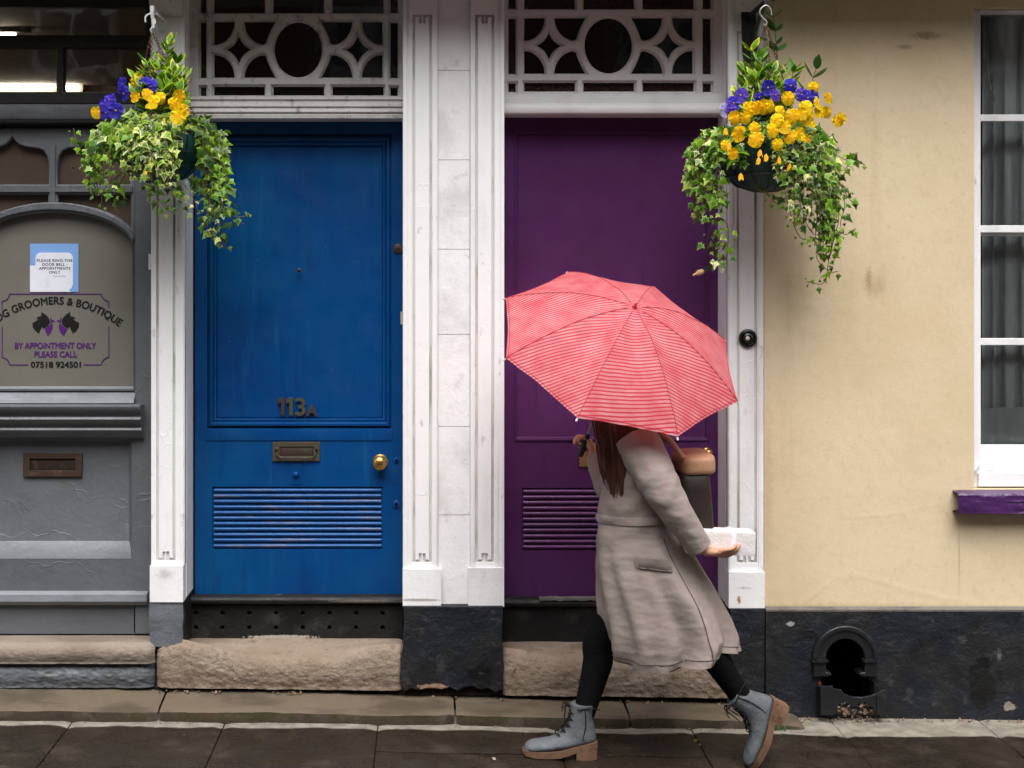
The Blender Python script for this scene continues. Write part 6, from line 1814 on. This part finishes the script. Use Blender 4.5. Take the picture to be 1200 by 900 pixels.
# pocket flap, side seam, hem stitching on the near side
A3 = -PI / 2
mb = MB()
def pk(u, w):
    return coat_point(.50 + .045 * w + .02 * u, A3 - .30 + .62 * u, .007 + .004 * math.sin(PI * w))
mb.grid(pk, 14, 6); bmesh.ops.solidify(mb.bm, geom=mb.bm.faces[:], thickness=.004)
mb.build('pocket_flap', M['coat'], coat, smooth=60)
mb = MB()
def belt(u, w): return coat_point(.365 + .030 * w + .012 * math.sin(u * 2 * PI), 2 * PI * u, .006 + .003 * math.sin(PI * w))
mb.grid(belt, 96, 5); mb.build('belt', M['coat'], coat, smooth=60)
mb = MB(); mb.tube([coat_point(.44 + .55 * i / 50, A3 + .42 + .05 * math.sin(i * .1), .0005) for i in range(51)], .0022, 6)
mb.tube([coat_point(.955, 2 * PI * i / 120, .0005) for i in range(121)], .0016, 6)
mb.build('seam', M['coat_lining'], coat, smooth=60)
def sleeve(pts, rr, seed, name='sleeve'):
    mb = MB(); path = smoothpath(pts, 16); L = len(path)
    tri = lambda q: abs(((q / PI) % 2) - 1) * 2 - 1
    rings, up = [], None
    for i, p in enumerate(path):
        t = (path[min(i + 1, L - 1)] - path[max(i - 1, 0)]).normalized()
        up = t.orthogonal().normalized() if up is None else (up - t * up.dot(t)).normalized()
        w = t.cross(up); v = i / (L - 1)
        r = np_interp(v * (len(rr) - 1), list(range(len(rr))), rr)
        bend = .45 + .55 * math.exp(-((v - .58) / .2) ** 2)          # creases gather at the elbow
        ring = []
        for j in range(40):
            a = 2 * PI * j / 40
            k = 1 + .075 * bend * tri(v * 34 + 1.6 * math.cos(a + seed) + 1.2 * math.sin(2 * a) + 2.4 * nz(math.cos(a) * 1.5, v * 5, math.sin(a) * 1.5 + seed)) * (.45 + .55 * nz(a, v * 9, seed * 3)) + .05 * nz(math.cos(a) * 2, v * 6, math.sin(a) * 2 + seed)
            ring.append(p + (up * math.cos(a) + w * math.sin(a)) * r * k)
        rings.append(ring)
    mb.loft(rings)
    mb.build(name, M['coat'], coat, smooth=70)
sleeve([J['shR'][0] + Vector((0, .03, .01)), (J['shR'][0] + J['elR'][0]) / 2, J['elR'][0], J['wrR'][0]], [.078, .070, .060, .042], 1)
sleeve([J['shL'][0] + Vector((0, .04, .015)), (J['shL'][0] + J['elL'][0]) / 2 + Vector((0, -.005, 0)), J['elL'][0], J['wrL'][0] + (J['wrL'][0] - J['elL'][0]) * -.06], [.080, .074, .062, .044], 2)
# hair
mb = MB()
tmp = bmesh.new(); bmesh.ops.create_uvsphere(tmp, u_segments=40, v_segments=26, radius=1)
dele = []
for v in tmp.verts:
    x, y, z = v.co
    if x < -.45 and z < .55: dele.append(v); continue
    q = Vector((x * .110 + .006, y * .090, z * .124 + .004))
    k = 1 + .03 * math.sin(math.atan2(y, x) * 19)
    v.co = hd(Vector((q.x * k, q.y * k, q.z)))
bmesh.ops.delete(tmp, geom=dele, context='VERTS')
tm = bpy.data.meshes.new('t'); tmp.to_mesh(tm); tmp.free(); mb.add_mesh(tm)
rng = random.Random(12)
hl = [(432, 700, 752, .07), (450, 692, 762, .095), (475, 692, 768, .105), (500, 697, 772, .112), (525, 701, 772, .112), (550, 705, 764, .10), (572, 710, 750, .075), (590, 716, 740, .045), (603, 722, 732, .012)]
NH = 40
def hair_point(v, a, out=0.0):
    f = v * (len(hl) - 1); ks = list(range(len(hl)))
    py, xl, xr, hw = (np_interp(f, ks, [l[q] for l in hl]) for q in range(4))
    k = 1 + .05 * math.sin(a * 9 + 2 * math.sin(v * 5)) + .03 * math.sin(a * 21 + v * 7) + .05 * nz(a * 2, v * 5, 4) + out / .1
    p = W((xl + xr) / 2 + (xr - xl) / 2 * math.cos(a) * k, py + 10 * v * v * math.sin(a * 3 + 1) + 7 * v * nz(a * 4, 1, 2), -.60)
    p.y = -.605 - .03 * v + hw * math.sin(a) * k
    return p
face_gap = lambda a: abs(((a - PI + PI) % (2 * PI)) - PI) < .75
mb.loft([[hair_point(i / NH, 2 * PI * j / 120) for j in range(120)] for i in range(9, NH + 1)], False, True)
for k in range(420):
    a = rng.uniform(0, 2 * PI); v0 = rng.uniform(.22, .5); v1 = rng.uniform(.80, 1.0)
    da = rng.gauss(0, .18); o = rng.uniform(-.002, .006); fl = rng.random() < .12
    n = 14
    path = [hair_point(v0 + (v1 - v0) * i / n, a + da * (i / n), o + (.018 * (i / n) ** 2 * rng.random() if fl else 0)) for i in range(n + 1)]
    path[-1] += Vector((rng.gauss(0, .008), rng.gauss(0, .008), -abs(rng.gauss(0, .012))))
    w = rng.uniform(.0009, .0024)
    mb.tube(path, [w * (1 - .75 * (i / n) ** 3) for i in range(n + 1)], 5)
mb.build('hair', M['hair'], person, smooth=70)
mb = MB()
n = 26
rings = []
for i in range(n):
    a = 2 * PI * i / n
    c = W(733, 512, -.585) + Vector((.082 * math.cos(a), .105 * math.sin(a), .012 * math.cos(a * 3)))
    o = Vector((math.cos(a), math.sin(a) * 1.1, 0))
    rings.append([c + o * (.030 * math.cos(t)) + Vector((0, 0, .036 * math.sin(t) + .004 * math.sin(a * 7 + t))) for t in [2 * PI * j / 10 for j in range(10)]])
mb.loft(rings + [rings[0]], False, False)
mb.build('collar', M['coat_lining'], coat, smooth=70, merge=.0005)

# ---------------------------------------------------------------- things carried
def rbox(mb, T, sx, sy, sz, r=.3, n=6):
    """a pillow-edged box"""
    tmp = bmesh.new(); bmesh.ops.create_cube(tmp, size=2)
    bmesh.ops.subdivide_edges(tmp, edges=tmp.edges[:], cuts=n, use_grid_fill=True)
    for v in tmp.verts:
        q = Vector([max(-1 + r, min(1 - r, c)) for c in v.co]); d = v.co - q
        p = q + (d.normalized() * r if d.length > 0 else d)
        v.co = T @ Vector((p.x * sx, p.y * sy, p.z * sz))
    tm = bpy.data.meshes.new('t'); tmp.to_mesh(tm); tmp.free(); mb.add_mesh(tm)
M['bag'] = mat('dark_brown_leather', (0.022, 0.015, 0.013), .55, .25, tones=[((0.035, 0.024, 0.02), 8, .42, .7, .6)], bumps=[(150, .0012, 4), (14, .005, 2)])
M['bag_tan'] = mat('tan_leather', (0.40, 0.22, 0.13), .5, .4, tones=[((0.28, 0.14, 0.08), 14, .45, .7, .5)], bumps=[(150, .001, 4)])
bp = thing('backpack', 'small dark brown backpack with a tan leather flap on the walking person', 'backpack', W(812, 620, -.56))
mb = MB(); rbox(mb, Matrix.Translation(W(811, 585, -.565)) @ Matrix.Rotation(R(-5), 4, 'Y'), .055, .125, .125, .35); mb.build('bag_body', M['bag'], bp, smooth=60)
mb = MB(); rbox(mb, Matrix.Translation(W(812, 541, -.565)) @ Matrix.Rotation(R(-3), 4, 'Y'), .066, .130, .040, .5); mb.build('flap', M['bag_tan'], bp, smooth=60)
for y in (-.68, -.46):
    mb = MB(); path = smoothpath([W(800, 536, y), W(778, 510, y), W(750, 500, y), W(730, 514, y), W(730, 545, y * .5 - .285)], 6)
    for i in range(len(path) - 1): pass
    mb.tube(path, .011, 8); mb.build('strap', M['bag_tan'], bp, smooth=60)
pc = thing('paper_parcel', 'white paper parcel carried low in the walking person\'s left hand', 'parcel', W(842, 648, -.72))
M['parcel'] = mat('white_parcel_paper', (0.66, 0.62, 0.61), .7, .3, tones=[((0.56, 0.52, 0.51), 9, .45, .7, .5)], bumps=[(30, .003, 3), (120, .0008, 3)])
mb = MB(); rbox(mb, Matrix.Translation(W(842, 634, -.70)) @ Matrix.Rotation(R(2), 4, 'Y'), .122, .050, .041, .07, 9); mb.build('wrapping', M['parcel'], pc, smooth=50)
mb = MB(); rbox(mb, Matrix.Translation(W(856, 634, -.70)) @ Matrix.Rotation(R(2), 4, 'Y'), .010, .0515, .0425, .1); mb.build('paper_band', M['paper_white'], pc, smooth=50)

# ================================================================ umbrella
um = thing('umbrella', 'open red and white striped umbrella tilted towards the street', 'umbrella', tuple(grip))
zx = UA
ux = Vector((1, 0, 0)); ux = (ux - zx * ux.dot(zx)).normalized(); uy = zx.cross(ux)
NR, RAD, HGT, ROT = 8, .462, .195, R(20)
def can(r, a):
    """r 0..1, a angle: gores sag a little between ribs"""
    g = (a - ROT) / (2 * PI / NR); m = g - math.floor(g)
    k = math.cos(PI / NR) / math.cos((m - .5) * 2 * PI / NR)      # straight hem between rib tips
    sag = math.sin(PI * m)
    rr = RAD * r * (1 - (1 - k) * r * 1.0 - .018 * sag * r)
    h = HGT * (1 - r ** 1.9) - .014 * sag * math.sin(PI * min(1, r)) + .004 * nz(rr * 14 * math.cos(a), rr * 14 * math.sin(a), 2)
    return UC + ux * (rr * math.cos(a)) + uy * (rr * math.sin(a)) + zx * h
mb = MB()
NAq, NRq = 96, 22
rings = [[can(j / NRq, 2 * PI * i / NAq + ROT) for i in range(NAq)] for j in range(1, NRq + 1)]
vr = [[mb.bm.verts.new(p) for p in r] for r in rings]
ap = mb.bm.verts.new(can(0, ROT))
for i in range(NAq): mb.face((ap, vr[0][i], vr[0][(i + 1) % NAq]))
for a, b in zip(vr, vr[1:]):
    for i in range(NAq): mb.face((a[i], b[i], b[(i + 1) % NAq], a[(i + 1) % NAq]))
bmesh.ops.solidify(mb.bm, geom=mb.bm.faces[:], thickness=.0012)
def canopy_mat():
    m = bpy.data.materials.new('striped_canopy_cloth'); m.use_nodes = True
    nt = m.node_tree; N, L = nt.nodes, nt.links
    b = N['Principled BSDF']; b.inputs['Roughness'].default_value = .6; b.inputs['Specular IOR Level'].default_value = .25
    geo = N.new('ShaderNodeNewGeometry')
    # woven stripes run across the canopy, parallel to one rib
    dt = N.new('ShaderNodeVectorMath'); dt.operation = 'DOT_PRODUCT'
    sd_ = (uy * 1.0 + ux * -0.10).normalized()
    dt.inputs[1].default_value = sd_
    L.new(geo.outputs['Position'], dt.inputs[0])
    nx = N.new('ShaderNodeTexNoise'); nx.inputs['Scale'].default_value = 6; nx.inputs['Detail'].default_value = 3; L.new(geo.outputs['Position'], nx.inputs['Vector'])
    ma = N.new('ShaderNodeMath'); ma.operation = 'MULTIPLY_ADD'; ma.inputs[1].default_value = .009; L.new(nx.outputs['Fac'], ma.inputs[0]); L.new(dt.outputs['Value'], ma.inputs[2])
    sn = N.new('ShaderNodeMath'); sn.operation = 'MULTIPLY'; sn.inputs[1].default_value = 2 * PI / .0115; L.new(ma.outputs[0], sn.inputs[0])
    s2 = N.new('ShaderNodeMath'); s2.operation = 'SINE'; L.new(sn.outputs[0], s2.inputs[0])
    mr = N.new('ShaderNodeMapRange'); mr.interpolation_type = 'SMOOTHSTEP'; mr.inputs['From Min'].default_value = -1.1; mr.inputs['From Max'].default_value = .5; L.new(s2.outputs[0], mr.inputs['Value'])
    n3 = N.new('ShaderNodeTexNoise'); n3.inputs['Scale'].default_value = 16; n3.inputs['Detail'].default_value = 4; L.new(geo.outputs['Position'], n3.inputs['Vector'])
    m3 = N.new('ShaderNodeMapRange'); m3.inputs['From Min'].default_value = .3; m3.inputs['From Max'].default_value = .7; m3.inputs['To Min'].default_value = .45; m3.inputs['To Max'].default_value = 1; L.new(n3.outputs['Fac'], m3.inputs['Value'])
    mm = N.new('ShaderNodeMath'); mm.operation = 'MULTIPLY'; L.new(mr.outputs[0], mm.inputs[0]); L.new(m3.outputs[0], mm.inputs[1])
    mx = N.new('ShaderNodeMix'); mx.data_type = 'RGBA'
    mx.inputs['A'].default_value = (0.74, 0.065, 0.10, 1); mx.inputs['B'].default_value = (0.88, 0.52, 0.54, 1)
    L.new(mm.outputs[0], mx.inputs['Factor']); L.new(mx.outputs['Result'], b.inputs['Base Color'])
    n4 = N.new('ShaderNodeTexNoise'); n4.inputs['Scale'].default_value = 22; n4.inputs['Detail'].default_value = 3; L.new(geo.outputs['Position'], n4.inputs['Vector'])
    bn = N.new('ShaderNodeBump'); bn.inputs['Distance'].default_value = .003; L.new(n4.outputs['Fac'], bn.inputs['Height']); L.new(bn.outputs[0], b.inputs['Normal'])
    tr = N.new('ShaderNodeBsdfTranslucent'); L.new(mx.outputs['Result'], tr.inputs['Color'])
    ms = N.new('ShaderNodeMixShader'); ms.inputs[0].default_value = .3
    L.new(b.outputs[0], ms.inputs[1]); L.new(tr.outputs[0], ms.inputs[2]); L.new(ms.outputs[0], N['Material Output'].inputs['Surface'])
    return m
M['canopy'] = canopy_mat()
mb.build('canopy', M['canopy'], um, smooth=60)
mb = MB()
for k in range(NR):
    a = ROT + 2 * PI * k / NR
    mb.tube([can(j / 16, a) + zx * .0016 for j in range(1, 17)], .0011, 5)
mb.tube([can(.985, ROT + 2 * PI * i / 96) + zx * .0014 for i in range(97)], .0010, 5)
mb.build('canopy_seam', mat('red_seam_thread', (.50, .04, .07), .7, .2), um, smooth=60)
M['steel'] = mat('grey_steel_rod', (.28, .28, .29), .35, .5, metallic=.8)
for k in range(NR):
    a = ROT + 2 * PI * k / NR
    mb = MB(); mb.tube([can(j / 10, a) - zx * .004 for j in range(0, 11)], .0018, 6); ro = mb.build('rib', M['steel'], um)
    mb = MB(); mb.tube([UC - zx * .06, can(.5, a) - zx * .006], .0016, 6); mb.build('stretcher', M['steel'], ro)
    mb = MB(); mb.lathe([(0, 0), (.0035, 0), (.0035, .010), (0, .012)], can(1.0, a) - zx * .003, (can(1, a) - can(.9, a)), 8); mb.build('rib_tip', M['white_iron'], ro)
mb = MB(); mb.tube([UC + zx * (HGT + .002), UC - zx * .44], .0048, 12); mb.build('shaft', M['steel'], um)
mb = MB(); mb.lathe([(.010, 0), (.009, .004), (.005, .007), (.004, .016), (.003, .020), (0, .021)], UC + zx * (HGT - .001), zx, 14); mb.build('ferrule', mat('red_ferrule', (.34, .02, .04), .4, .4), um, smooth=60)
mb = MB(); mb.lathe([(0, 0), (.011, .002), (.0125, .02), (.0115, .06), (.0125, .10), (.010, .112), (.006, .115)], UC - zx * .545, zx, 18); mb.build('handle', M['rubber'], um, smooth=60)
mb = MB(); mb.lathe([(.0052, 0), (.009, .002), (.009, .03), (.0052, .034)], UC - zx * .078, zx, 14); mb.build('runner', M['rubber'], um, smooth=60)
